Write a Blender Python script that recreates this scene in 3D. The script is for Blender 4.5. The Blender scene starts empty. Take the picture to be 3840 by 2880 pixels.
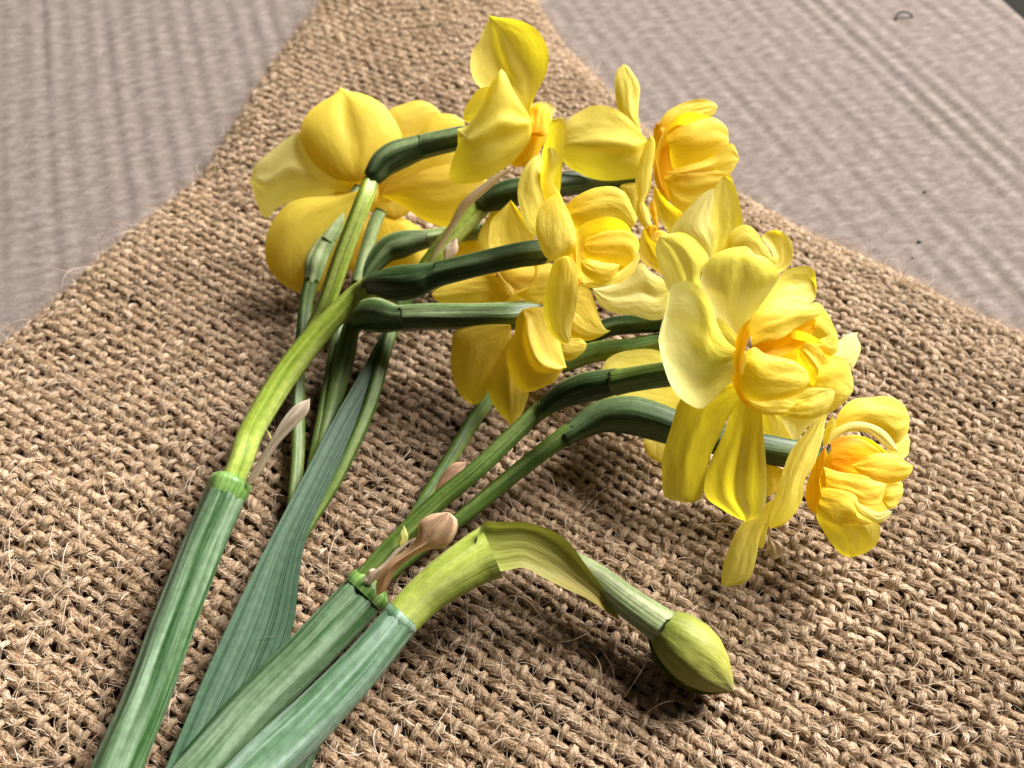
import bpy, math, random
import numpy as np
random.seed(7); RNG = np.random.default_rng(7)

# ------------------------------------------------------------------ camera, world, light, exposure
CM = 0.01                                   # everything below is written in centimetres
CAM_H, PITCH, FPX = 16.0, math.radians(56), 2883.0     # height over the cloth, tilt below horizontal, focal length in px of 3840
scene = bpy.context.scene
cam_data = bpy.data.cameras.new('camera'); cam = bpy.data.objects.new('camera', cam_data)
scene.collection.objects.link(cam); scene.camera = cam
cam.location = (0, 0, CAM_H*CM); cam.rotation_euler = (math.pi/2 - PITCH, 0, 0)
cam_data.sensor_width = 36; cam_data.lens = 36*FPX/3840
cam_data.clip_start = 0.005; cam_data.clip_end = 20
cam_data.dof.use_dof = True; cam_data.dof.focus_distance = 0.158; cam_data.dof.aperture_fstop = 16

world = bpy.data.worlds.new('World'); scene.world = world; world.use_nodes = True
bg = world.node_tree.nodes['Background']; bg.inputs[0].default_value = (1.0, 0.95, 0.91, 1); bg.inputs[1].default_value = 0.045

def area_light(name, loc, target, size, power, color):
    d = bpy.data.lights.new(name, 'AREA'); d.shape = 'RECTANGLE'; d.size, d.size_y = size; d.energy = power; d.color = color
    o = bpy.data.objects.new(name, d); scene.collection.objects.link(o)
    o.location = loc
    from mathutils import Vector
    o.rotation_euler = (Vector(target) - Vector(loc)).to_track_quat('-Z', 'Y').to_euler()
    return o
area_light('window_light', (1.45, 1.45, 1.50), (0.0, 0.10, 0.0), (1.25, 1.05), 315.0, (1.0, 0.975, 0.94))

scene.view_settings.view_transform = 'Standard'; scene.view_settings.look = 'None'
scene.view_settings.exposure = 0.0; scene.view_settings.gamma = 1.0
scene.cycles.max_bounces = 10; scene.cycles.diffuse_bounces = 6; scene.cycles.transmission_bounces = 6
scene.cycles.use_denoising = True

# ------------------------------------------------------------------ projection helpers
COL = scene.collection
FWD = np.array([0, math.cos(PITCH), -math.sin(PITCH)]); UP = np.array([0, math.sin(PITCH), math.cos(PITCH)]); RT = np.array([1., 0, 0])
EYE = np.array([0, 0, CAM_H])
def ray(p): return RT*((p[0]-1920)/FPX) + UP*((1440-p[1])/FPX) + FWD
def at_z(p, z):
    d = ray(p); return EYE + d*((z-CAM_H)/d[2])
def depth_z(p, z): return (z-CAM_H)/ray(p)[2]
def at_d(p, dep): return EYE + ray(p)*dep
def nrm(v): return v/np.linalg.norm(v)
FR = {'D': (0, 0, 3840), 'K1': (800, 0, 1200), 'K2': (1600, 100, 1300), 'K3': (900, 600, 1400), 'K4': (2100, 600, 1400), 'K5': (2300, 1300, 1200),
      'K6': (300, 1400, 1500), 'K7': (1400, 1800, 1500), 'K8': (0, 1900, 1500),
      'M1': (1640, 40, 720), 'M2': (2060, 220, 800), 'M3': (1880, 500, 600), 'M4': (1640, 740, 800), 'M5': (1640, 1000, 800),
      'M6': (2200, 640, 800), 'M7': (2420, 1000, 880), 'M8': (2440, 1440, 1040)}
def q(fr, *n):
    x0, y0, w = FR[fr]; s = w/2212.
    return [(x0+n[i]*s, y0+n[i+1]*s) for i in range(0, len(n), 2)]
def spline(pts, n):
    """centripetal-ish Catmull-Rom through pts, resampled to n points by arc length"""
    P = np.array(pts, float)
    if len(P) == 2: return P[0] + (P[1]-P[0])*np.linspace(0, 1, n)[:, None]
    E = np.vstack([2*P[0]-P[1], P, 2*P[-1]-P[-2]]); out = []
    for i in range(1, len(E)-2):
        p0, p1, p2, p3 = E[i-1], E[i], E[i+1], E[i+2]
        t = np.linspace(0, 1, 12, endpoint=False)[:, None]
        l1 = np.linalg.norm((p2-p1)[:3]); a = min(1, l1/(np.linalg.norm((p2-p0)[:3])*.5+1e-9)); b = min(1, l1/(np.linalg.norm((p3-p1)[:3])*.5+1e-9))
        m1, m2 = (p2-p0)*.5*a, (p3-p1)*.5*b
        out.append((2*t**3-3*t**2+1)*p1 + (t**3-2*t**2+t)*m1 + (-2*t**3+3*t**2)*p2 + (t**3-t**2)*m2)
    C = np.vstack(out+[P[-1:]])
    k = min(3, C.shape[1]); s = np.concatenate([[0], np.cumsum(np.linalg.norm(np.diff(C[:, :k], axis=0), axis=1))])
    u = np.linspace(0, s[-1], n)
    return np.stack([np.interp(u, s, C[:, j]) for j in range(C.shape[1])], 1)

# ------------------------------------------------------------------ materials
def new_mat(name):
    m = bpy.data.materials.new(name); m.use_nodes = True; nt = m.node_tree; nt.nodes.clear()
    out = nt.nodes.new('ShaderNodeOutputMaterial'); return m, nt, out
def N(nt, t, **kw):
    n = nt.nodes.new(t)
    for k, v in kw.items():
        if k.startswith('i_'): n.inputs[k[2:].replace('_', ' ')].default_value = v
        else: setattr(n, k, v)
    return n
def uv_map(nt, scale, loc=(0, 0, 0)):
    u = N(nt, 'ShaderNodeUVMap', uv_map='UVMap'); m = N(nt, 'ShaderNodeMapping'); m.inputs['Scale'].default_value = scale; m.inputs['Location'].default_value = loc
    nt.links.new(u.outputs[0], m.inputs[0]); return m, u
def ramp(nt, stops):
    r = N(nt, 'ShaderNodeValToRGB'); e = r.color_ramp.elements
    while len(e) < len(stops): e.new(0.5)
    for el, (p, c) in zip(e, stops): el.position = p; el.color = (*c, 1)
    return r
def obj_random(nt):
    return N(nt, 'ShaderNodeObjectInfo').outputs['Random']

def petal_mat(name, base, tip, trans, tfac, vein=0.035):
    """thin living tissue: diffuse + light passing through, veins running along the petal (u)"""
    m, nt, out = new_mat(name); L = nt.links.new
    mp, u = uv_map(nt, (2.2, 26, 1)); rnd = obj_random(nt)
    add = N(nt, 'ShaderNodeVectorMath', operation='ADD'); L(mp.outputs[0], add.inputs[0])
    cmb = N(nt, 'ShaderNodeCombineXYZ'); mul = N(nt, 'ShaderNodeMath', operation='MULTIPLY'); mul.inputs[1].default_value = 37; L(rnd, mul.inputs[0]); L(mul.outputs[0], cmb.inputs[0]); L(cmb.outputs[0], add.inputs[1])
    nz = N(nt, 'ShaderNodeTexNoise', i_Scale=1.0, i_Detail=5.0, i_Roughness=0.6); L(add.outputs[0], nz.inputs['Vector'])
    mp2, _ = uv_map(nt, (2.0, 2.4, 1)); add2 = N(nt, 'ShaderNodeVectorMath', operation='ADD'); L(mp2.outputs[0], add2.inputs[0]); L(cmb.outputs[0], add2.inputs[1])
    nb = N(nt, 'ShaderNodeTexNoise', i_Scale=1.6, i_Detail=3.0); L(add2.outputs[0], nb.inputs['Vector'])
    sep = N(nt, 'ShaderNodeSeparateXYZ'); L(u.outputs[0], sep.inputs[0])
    rp = ramp(nt, [(0.0, base), (0.42, tuple(.35*a+.65*b for a, b in zip(base, tip))), (1.0, tip)]); L(sep.outputs[0], rp.inputs[0])
    vr = N(nt, 'ShaderNodeMapRange'); vr.inputs['From Min'].default_value = .3; vr.inputs['From Max'].default_value = .72; vr.inputs['To Min'].default_value = 1-vein*1.6; vr.inputs['To Max'].default_value = 1+vein*.5; L(nz.outputs[0], vr.inputs[0])
    br = N(nt, 'ShaderNodeMapRange'); br.inputs['From Min'].default_value = .3; br.inputs['From Max'].default_value = .7; br.inputs['To Min'].default_value = .95; br.inputs['To Max'].default_value = 1.04; L(nb.outputs[0], br.inputs[0])
    mm = N(nt, 'ShaderNodeMath', operation='MULTIPLY'); L(vr.outputs[0], mm.inputs[0]); L(br.outputs[0], mm.inputs[1])
    vm = N(nt, 'ShaderNodeVectorMath', operation='SCALE'); L(rp.outputs[0], vm.inputs[0]); L(mm.outputs[0], vm.inputs['Scale'])
    hs = N(nt, 'ShaderNodeHueSaturation'); hv = N(nt, 'ShaderNodeMapRange'); hv.inputs['To Min'].default_value = .492; hv.inputs['To Max'].default_value = .506; L(rnd, hv.inputs[0]); L(hv.outputs[0], hs.inputs['Hue']); L(vm.outputs[0], hs.inputs['Color'])
    bp = N(nt, 'ShaderNodeBump', i_Strength=0.05, i_Distance=0.0004); L(nz.outputs[0], bp.inputs['Height'])
    bp2 = N(nt, 'ShaderNodeBump', i_Strength=0.22, i_Distance=0.0020); L(nb.outputs[0], bp2.inputs['Height']); L(bp.outputs[0], bp2.inputs['Normal'])
    pb = N(nt, 'ShaderNodeBsdfPrincipled', i_Roughness=0.55); pb.inputs['Specular IOR Level'].default_value = .25; pb.inputs['Sheen Weight'].default_value = .15; pb.inputs['Sheen Roughness'].default_value = .4
    L(hs.outputs[0], pb.inputs['Base Color']); L(bp2.outputs[0], pb.inputs['Normal'])
    tr = N(nt, 'ShaderNodeBsdfTranslucent'); tm = N(nt, 'ShaderNodeMix', data_type='RGBA', blend_type='MULTIPLY'); tm.inputs[0].default_value = 1
    tm.inputs[6].default_value = (*trans, 1); L(mm.outputs[0], tm.inputs[7]); L(tm.outputs[2], tr.inputs[0]); L(bp2.outputs[0], tr.inputs['Normal'])
    mx = N(nt, 'ShaderNodeMixShader'); mx.inputs[0].default_value = tfac; L(pb.outputs[0], mx.inputs[1]); L(tr.outputs[0], mx.inputs[2]); L(mx.outputs[0], out.inputs[0])
    return m
YEL = petal_mat('petal_yellow', (.94, .74, .045), (.95, .85, .20), (1.0, .84, .03), .54)
YELB = petal_mat('petal_yellow_back', (.40, .26, .015), (.94, .77, .11), (1.0, .74, .015), .52)  # deeper golden: shade put into the colour; the brownish base is the petal's own
PALE = petal_mat('petal_pale', (.95, .84, .13), (.97, .93, .42), (1.0, .92, .14), .54)
INN = petal_mat('petal_inner', (.98, .60, .012), (.96, .84, .15), (1.0, .80, .018), .52)
ORG = petal_mat('petal_orange', (.98, .44, .004), (.98, .62, .012), (1.0, .56, .003), .46)
SPA = petal_mat('spathe', (.34, .42, .07), (.46, .36, .10), (.45, .46, .05), .35, .25)
PAP = petal_mat('papery', (.74, .54, .36), (.84, .67, .53), (.8, .6, .4), .35, .2)
PAO = petal_mat('papery_orange', (.68, .34, .14), (.78, .50, .32), (.8, .42, .15), .35, .3)
BUD = petal_mat('bud_skin', (.22, .27, .04), (.36, .36, .065), (.3, .3, .03), .12, .25)

def stem_mat(name, dark, mid, light, rough=.42, spec=.4):
    """fleshy stalk: long streaks running along it (v = around), waxy bloom on the ridges"""
    m, nt, out = new_mat(name); L = nt.links.new
    mp, u = uv_map(nt, (.16, 7, 1)); nz = N(nt, 'ShaderNodeTexNoise', i_Scale=1.0, i_Detail=3.0, i_Roughness=.55)
    rnd = obj_random(nt); mul = N(nt, 'ShaderNodeMath', operation='MULTIPLY'); mul.inputs[1].default_value = 91; L(rnd, mul.inputs[0])
    cmb = N(nt, 'ShaderNodeCombineXYZ'); L(mul.outputs[0], cmb.inputs[1]); add = N(nt, 'ShaderNodeVectorMath', operation='ADD'); L(mp.outputs[0], add.inputs[0]); L(cmb.outputs[0], add.inputs[1]); L(add.outputs[0], nz.inputs['Vector'])
    mpf, _ = uv_map(nt, (.5, 40, 1)); nf = N(nt, 'ShaderNodeTexNoise', i_Scale=1.0, i_Detail=3.0); L(mpf.outputs[0], nf.inputs['Vector'])
    nm = N(nt, 'ShaderNodeMath', operation='MULTIPLY_ADD'); L(nf.outputs[0], nm.inputs[0]); nm.inputs[1].default_value = .45; L(nz.outputs[0], nm.inputs[2])
    rp = ramp(nt, [(.52, dark), (.66, mid), (.86, light)]); L(nm.outputs[0], rp.inputs[0])
    tc = N(nt, 'ShaderNodeTexCoord'); ns = N(nt, 'ShaderNodeTexNoise', i_Scale=700.0, i_Detail=2.0); L(tc.outputs['Object'], ns.inputs['Vector'])
    sp = N(nt, 'ShaderNodeMapRange'); sp.inputs['From Min'].default_value = .35; sp.inputs['From Max'].default_value = .65; sp.inputs['To Min'].default_value = .86; sp.inputs['To Max'].default_value = 1.1; L(ns.outputs[0], sp.inputs[0])
    vm = N(nt, 'ShaderNodeVectorMath', operation='SCALE'); L(rp.outputs[0], vm.inputs[0]); L(sp.outputs[0], vm.inputs['Scale'])
    bp = N(nt, 'ShaderNodeBump', i_Strength=.35, i_Distance=.0012); L(nm.outputs[0], bp.inputs['Height'])
    pb = N(nt, 'ShaderNodeBsdfPrincipled', i_Roughness=rough); pb.inputs['Specular IOR Level'].default_value = spec
    pb.inputs['Subsurface Weight'].default_value = .12; pb.inputs['Subsurface Radius'].default_value = (.4, 1.0, .15); pb.inputs['Subsurface Scale'].default_value = .0015
    L(vm.outputs[0], pb.inputs['Base Color']); L(bp.outputs[0], pb.inputs['Normal']); L(pb.outputs[0], out.inputs[0]); return m
STEM = stem_mat('stem_green', (.007, .042, .004), (.038, .085, .028), (.150, .215, .130))
STEMP = stem_mat('stem_glaucous', (.040, .105, .040), (.105, .185, .105), (.25, .34, .265))
LEAF = stem_mat('leaf_green', (.010, .034, .013), (.026, .060, .030), (.075, .12, .072))
PED = stem_mat('pedicel_lime', (.12, .19, .015), (.24, .31, .03), (.34, .40, .10))
PEDD = stem_mat('pedicel_green', (.024, .055, .005), (.054, .100, .012), (.135, .18, .045))
OVA = stem_mat('ovary_green', (.006, .017, .003), (.018, .040, .008), (.075, .11, .045), .46, .28)
OVM = stem_mat('ovary_mid', (.016, .038, .007), (.045, .080, .022), (.19, .24, .11), .46, .3)
OVL = stem_mat('tube_light', (.10, .16, .05), (.20, .27, .10), (.38, .42, .22), .4, .4)
NODE = stem_mat('node_rim', (.03, .10, .010), (.07, .165, .025), (.20, .29, .09))

# ------------------------------------------------------------------ mesh helpers
ORIGIN = {}
def link(o, parent, org):
    COL.objects.link(o); ORIGIN[o.name] = np.array(org, float)
    if parent is not None:
        o.parent = parent; o.location = tuple((np.array(org)-ORIGIN[parent.name])*CM)
    else: o.location = tuple(np.array(org)*CM)
    return o
def empty(name, org, parent=None):
    o = bpy.data.objects.new(name, None); o.empty_display_size = .005
    return link(o, parent, org)
def grid_mesh(name, V, nu, nv, uvs, mat, parent, org=None, wrap=False, smooth=True, extra=None):
    """V: (nu*nv,3) in cm, rows along u; wrap joins the last column to the first"""
    if org is None: org = ORIGIN[parent.name] if parent is not None else V.mean(0)
    me = bpy.data.meshes.new(name); W = (V-np.array(org))*CM
    cols = nv if wrap else nv-1
    i = np.arange(nu-1)[:, None]*nv; j = np.arange(cols)[None, :]; j2 = (j+1) % nv
    F = np.stack([i+j, i+j2, i+nv+j2, i+nv+j], -1).reshape(-1, 4)
    me.vertices.add(len(W)); me.vertices.foreach_set('co', W.astype(np.float32).ravel())
    nf = len(F); me.loops.add(nf*4); me.loops.foreach_set('vertex_index', F.astype(np.int32).ravel())
    me.polygons.add(nf); me.polygons.foreach_set('loop_start', np.arange(0, nf*4, 4, dtype=np.int32)); me.polygons.foreach_set('loop_total', np.full(nf, 4, np.int32))
    me.polygons.foreach_set('use_smooth', np.full(nf, smooth))
    uvl = me.uv_layers.new(name='UVMap')
    uu, vv = uvs
    jj = np.broadcast_to(j, (nu-1, cols)); ii = np.broadcast_to(np.arange(nu-1)[:, None], (nu-1, cols))
    lu = np.stack([uu[ii], uu[ii], uu[ii+1], uu[ii+1]], -1); lv = np.stack([vv[jj], vv[jj+1], vv[jj+1], vv[jj]], -1)
    uvl.data.foreach_set('uv', np.stack([lu, lv], -1).astype(np.float32).ravel())
    me.materials.append(mat); me.update(calc_edges=True); me.validate()
    o = bpy.data.objects.new(name, me); return link(o, parent, org)

def petal(name, parent, base, L, R, tip, z, dd=0., roll=0., cup=.18, mat=YEL, arch=0., ridge=0., ruf=.05, nu=24, nv=15, tilt=0., label=None, zt=None, wide=False):
    """a petal from its base to its tip: both margins seen from the camera, laid on a plane of its own (dd: how much farther the tip lies,
    roll: turn about the midrib), then bent: cup across, arch along, ridge down the middle, ruf along the margins"""
    base, tip = base[0], tip[0]
    d0 = depth_z(base, z); B = at_d(base, d0); T = at_d(tip, d0+dd) if zt is None else at_z(tip, zt)
    s = T-B; ln = np.linalg.norm(s); s = s/ln
    view = nrm(EYE-(B+T)/2); w = nrm(np.cross(s, view)); n = np.cross(w, s)
    if n @ view < 0: n = -n
    r = math.radians(roll); n = n*math.cos(r) + np.cross(s, n)*math.sin(r)
    def hit(p):
        d = ray(p); k = ((B-EYE) @ n)/(d @ n); return EYE+d*k
    st = [] if wide else [base]
    Lc = spline([hit(p) for p in st+L+[tip]], nu); Rc = spline([hit(p) for p in st+R+[tip]], nu)
    u = np.linspace(0, 1, nu)[:, None]; v = np.linspace(-1, 1, nv)[None, :]
    G = Lc[:, None, :]*((1-v)/2)[..., None] + Rc[:, None, :]*((1+v)/2)[..., None]
    hw = np.linalg.norm(Rc-Lc, axis=1)[:, None]/2
    hs = np.convolve(np.pad(hw[:, 0], 3, mode='edge'), np.ones(7)/7, 'valid')[:, None]
    ph = RNG.uniform(0, 6.28, 5)
    disp = cup*hs*(1-v**2) + arch*ln*np.sin(np.pi*u) + ridge*hs*np.exp(-(v/.16)**2)*np.sin(np.pi*np.clip(u*.9+.05, 0, 1))
    disp = disp + ruf*hs*(v**2)*np.sin(9*u+3*np.sign(v)+ph[0])*np.minimum(1, u*3) + .5*ruf*hs*np.sin(4*v+ph[1])*np.sin(5*u+ph[2]) + .3*ruf*hs*np.sin(9*v+ph[3]+2*u)*np.sin(3*u+ph[4])
    disp = disp + tilt*hs*v
    V = (G + disp[..., None]*n).reshape(-1, 3)
    if V[:, 2].min() < -.25: V[:, 2] = np.maximum(V[:, 2], -.25+.05*np.sin(V[:, 0]*5))
    o = grid_mesh(name, V, nu, nv, (np.linspace(0, 1, nu), np.linspace(0, 1, nv)), mat, parent)
    if label: o['label'] = label
    return o

def tube(name, parent, pts, mat, nu=60, ns=20, ribs=0, rib=0., flat=1., caps=True, org=None, lump=0.):
    """pts: (src_px, z, radius in px of the 2212-wide view); round section with lengthwise ribs"""
    P = []
    for p, z, r in pts:
        dep = depth_z(p, z); P.append([*at_d(p, dep), r*dep/1661.])
    C = spline(P, nu); c, rad = C[:, :3], C[:, 3]
    t = np.gradient(c, axis=0); t = t/np.linalg.norm(t, axis=1)[:, None]
    a = np.linspace(0, 2*np.pi, ns, endpoint=False)
    V = np.zeros((nu, ns, 3)); side = None
    s = np.concatenate([[0], np.cumsum(np.linalg.norm(np.diff(c, axis=0), axis=1))])
    for i in range(nu):
        e1 = nrm(np.cross(t[i], np.array([0, 0, 1.]))) ; e2 = np.cross(e1, t[i])
        rr = rad[i]*(1+rib*np.cos(ribs*a+.35*math.sin(s[i]*.6)) + .5*rib*np.cos((ribs*2+1)*a+1.3) + lump*np.sin(2*a+s[i]*1.7))
        V[i] = c[i] + (np.cos(a)*rr)[:, None]*e1 + (np.sin(a)*rr*flat)[:, None]*e2
    V = V.reshape(-1, 3); nv = ns
    if caps:
        V = np.vstack([np.repeat(c[:1], ns, 0), V[:ns], V, V[-ns:], np.repeat(c[-1:], ns, 0)]); nu += 4; s = np.concatenate([[0, 0], s, [s[-1], s[-1]]])
    return grid_mesh(name, V, nu, nv, (s, np.linspace(0, 1, ns+1)), mat, parent, org, wrap=True)
def tp(fr, *n):
    """x, y, z, radius quadruples"""
    return [(q(fr, n[i], n[i+1])[0], n[i+2], n[i+3]) for i in range(0, len(n), 4)]

# ------------------------------------------------------------------ the setting: cardboard, table under it
def build_cardboard():
    m, nt, out = new_mat('kraft_card'); L = nt.links.new
    mp, u = uv_map(nt, (4.0, 1.6, 1)); n1 = N(nt, 'ShaderNodeTexNoise', i_Scale=1.0, i_Detail=6.0, i_Roughness=.62); L(mp.outputs[0], n1.inputs['Vector'])
    mp2, _ = uv_map(nt, (17.0, 4.5, 1)); n2 = N(nt, 'ShaderNodeTexNoise', i_Scale=1.0, i_Detail=5.0, i_Roughness=.7); L(mp2.outputs[0], n2.inputs['Vector'])
    mp3, _ = uv_map(nt, (9, 9, 1)); n3 = N(nt, 'ShaderNodeTexNoise', i_Scale=2.0, i_Detail=4.0); L(mp3.outputs[0], n3.inputs['Vector'])
    ad = N(nt, 'ShaderNodeMath', operation='MULTIPLY_ADD'); L(n2.outputs[0], ad.inputs[0]); ad.inputs[1].default_value = .6; L(n1.outputs[0], ad.inputs[2])
    ad2 = N(nt, 'ShaderNodeMath', operation='MULTIPLY_ADD'); L(n3.outputs[0], ad2.inputs[0]); ad2.inputs[1].default_value = .35; L(ad.outputs[0], ad2.inputs[2])
    rp = ramp(nt, [(.55, (.092, .071, .060)), (.78, (.155, .125, .109)), (1.0, (.245, .207, .188))]); mr = N(nt, 'ShaderNodeMapRange'); mr.inputs['From Min'].default_value = .62; mr.inputs['From Max'].default_value = 1.3; mr.inputs['To Min'].default_value = .55; L(ad2.outputs[0], mr.inputs[0]); L(mr.outputs[0], rp.inputs[0])
    bp = N(nt, 'ShaderNodeBump', i_Strength=.6, i_Distance=.0006); L(ad2.outputs[0], bp.inputs['Height'])
    pb = N(nt, 'ShaderNodeBsdfPrincipled', i_Roughness=.9); pb.inputs['Specular IOR Level'].default_value = .05
    L(rp.outputs[0], pb.inputs['Base Color']); L(bp.outputs[0], pb.inputs['Normal']); L(pb.outputs[0], out.inputs[0])
    ang = math.radians(90+20.4); A = np.array([math.cos(ang), math.sin(ang)]); Bv = np.array([math.sin(ang), -math.cos(ang)])   # along / across the flutes
    na, nb = 130, 860
    a = np.linspace(-34, 52, na); b = np.linspace(-34, 34, nb)
    # far right corner of the sheet is cut off: the board ends there
    AA, BB = np.meshgrid(a, b, indexing='ij')
    X = AA*A[0]+BB*Bv[0]; Y = AA*A[1]+BB*Bv[1]
    rough = np.sin(BB*.61+1)*.5+np.sin(BB*1.37+2.1+AA*.05)*.35
    jit = np.interp(BB, np.arange(-36, 36, .76), RNG.uniform(.25, 1.35, 95)); pat = .75+.25*np.sin(AA*.5+BB*.7)*np.sin(AA*.23-BB*.31+2)
    z = .026*(1+.3*rough)*jit*pat*np.cos(2*np.pi*(BB/.76+.10*np.sin(AA*.09+BB*.3)+.05*np.sin(AA*.31))) + .012*np.sin(AA*1.9+4*np.sin(BB*.8))*np.sin(BB*2.1+AA*.4) + .03*np.sin(AA*.21)*np.sin(BB*.17)
    Z = CARD_Z + z
    V = np.stack([X, Y, Z], -1).reshape(-1, 3)
    # keep only what lies on the near side of the cut edge in the far right
    p0 = at_z((2165*1.736, 0), CARD_Z); p1 = at_z((3840, 42*1.736), CARD_Z)
    e = nrm((p1-p0)[:2]); nn = np.array([e[1], -e[0]])
    if nn @ (np.array([30., 40.])-p0[:2]) < 0: nn = -nn
    sd = (V[:, :2]-p0[:2]) @ nn
    over = sd > 0
    V[over, :2] -= sd[over, None]*nn                      # the sheet ends along this line
    V[over, 2] = CARD_Z - np.minimum(.45, sd[over]*.8)
    o = grid_mesh('cardboard', V, na, nb, (a, b), m, None, (0, 0, 0))
    o['kind'] = 'structure'; o['label'] = 'ribbed brown corrugated cardboard sheet under the burlap'
    t, nt, out = new_mat('dark_table'); pb = N(nt, 'ShaderNodeBsdfPrincipled', i_Roughness=.95); pb.inputs['Specular IOR Level'].default_value = .02; nz = N(nt, 'ShaderNodeTexNoise', i_Scale=30.); rp = ramp(nt, [(.3, (.012, .012, .010)), (.7, (.03, .028, .024))]); nt.links.new(nz.outputs[0], rp.inputs[0]); nt.links.new(rp.outputs[0], pb.inputs['Base Color']); nt.links.new(pb.outputs[0], out.inputs[0])
    S = 120.; n = 2; g = np.array([[x, y, CARD_Z-.8] for x in (-S, S) for y in (-S, S)], float)
    o = grid_mesh('table_top', g, 2, 2, (np.array([0, 1]), np.array([0, 1])), t, None, (0, 0, 0), smooth=False); o['kind'] = 'structure'
    # dark flecks lying on the card
    for k, (x, y, r) in enumerate([(155*.4513, 984*.4513, .035), (1094+1790*.5052, 820*.5052, .045), (1094+1765*.5052, 1032*.5052, .05), (1094+1535*.5052, 545*.5052, .03), (1094+1738*.5052, 1103*.5052, .03), (1094+1200*.5052, 722*.5052, .03), (500*.4513, 255*.4513, .03), (1094+1290*.5052, 1030*.5052, .03)]):
        c = at_z((x*1.736, y*1.736), CARD_Z+.02); n1_, n2_ = 6, 8
        th = np.linspace(0, np.pi, n1_); ph = np.linspace(0, 2*np.pi, n2_, endpoint=False)
        jj = RNG.uniform(.6, 1.3, (n1_, n2_)); jj[0] = jj[0, 0]; jj[-1] = jj[-1, 0]
        W = np.stack([np.sin(th)[:, None]*np.cos(ph)*r*jj*1.3, np.sin(th)[:, None]*np.sin(ph)*r*jj, np.cos(th)[:, None]*r*.5*jj], -1).reshape(-1, 3)+c
        fo = grid_mesh('dirt_fleck', W, n1_, n2_, (np.linspace(0, 1, n1_), np.linspace(0, 1, n2_+1)), FLECK, None, c, wrap=True)
        fo['label'] = ['tiny black fleck on the cardboard, alone beside the burlap sack', 'tiny dark flecks of dirt scattered on the pale ribbed cardboard'][0 if k == 0 else 1]; fo['category'] = 'fleck'; fo['group'] = 'dirt flecks on the cardboard'
    # the small curled dark scrap near the far corner
    pts = tp('D', 1936, 42, CARD_Z+.05, 2.2, 1937, 33, CARD_Z+.12, 2.6, 1946, 26, CARD_Z+.2, 2.6, 1958, 26, CARD_Z+.2, 2.4, 1968, 31, CARD_Z+.12, 2.2, 1972, 38, CARD_Z+.04, 1.6)
    o = tube('curled_scrap', None, pts, FLECK, 24, 6, org=at_z(q('D', 1950, 36)[0], CARD_Z)); o['label'] = 'small curled dark scrap lying on the far cardboard'; o['category'] = 'scrap'
CARD_Z = -.85
FLECK, _nt, _o = new_mat('dark_fleck'); _p = N(_nt, 'ShaderNodeBsdfPrincipled', i_Roughness=.7); _p.inputs['Base Color'].default_value = (.03, .022, .018, 1); _nt.links.new(_p.outputs[0], _o.inputs[0])
build_cardboard()

# ------------------------------------------------------------------ burlap sack: every yarn of the weave is a piece of its own
P_WARP, P_WEFT = .255, .300          # spacing of the two yarn families
U1 = np.array([math.cos(math.radians(-33)), math.sin(math.radians(-33))]); U2 = np.array([math.cos(math.radians(58)), math.sin(math.radians(58))])
LEFT = np.array([(-5.0, 38), (-7.47, 29.03), (-8.51, 25.66), (-9.12, 22.7), (-9.9, 19.18), (-11.19, 16.91), (-12.12, 15.41), (-12.87, 13.68), (-13.67, 12.4), (-17.5, 6.5), (-24, -3)])
RIGHT = np.array([(-2.0, 38), (1.06, 29.03), (2.1, 25.95), (3.44, 23.47), (4.53, 21.46), (6.98, 18.54), (8.28, 17.11), (10.62, 15.41), (12.18, 14.01), (13.84, 12.87), (19, 9.6), (34, 0)])
def sdist(P, poly, sgn):
    best = np.full(len(P), 1e9); side = np.zeros(len(P))
    for a, b in zip(poly[:-1], poly[1:]):
        e = b-a; l2 = e @ e; t = np.clip(((P-a) @ e)/l2, 0, 1); c = a+t[:, None]*e; d = np.linalg.norm(P-c, axis=1)
        cr = (e[0]*(P[:, 1]-a[1]) - e[1]*(P[:, 0]-a[0]))
        m = d < best; best[m] = d[m]; side[m] = np.sign(cr[m])
    return best*side*sgn
def cloth_z(P):
    x, y = P[:, 0], P[:, 1]
    z = .07*np.sin(x*.55+y*.31+1)+.06*np.sin(y*.62-x*.23)+.04*np.sin(x*1.1-y*.9+2)
    z = z - .45*np.exp(-(((x+9.2)*.8)**2+((y-18.6)*.55)**2)/2.2) + .25*np.exp(-(((x-9.5)/3.2)**2+((y-12.2)/2.2)**2))
    z = z - .1
    sl, sr = sdist(P, LEFT, 1.), sdist(P, RIGHT, -1.)
    for s, Rr in ((sl, 1.2), (sr, 2.3)):
        k = np.clip(s/Rr, 0, 1); z = z + (CARD_Z+.1-z)*(1-np.sqrt(np.maximum(0, 1-(1-k)**2)))
    return z, np.minimum(sl, sr)
def in_view(P): return (P[:, 1] > -1.6) & (P[:, 1] < 33) & (np.abs(P[:, 0]) < 13.2+.374*(P[:, 1]-2.1))

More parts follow.
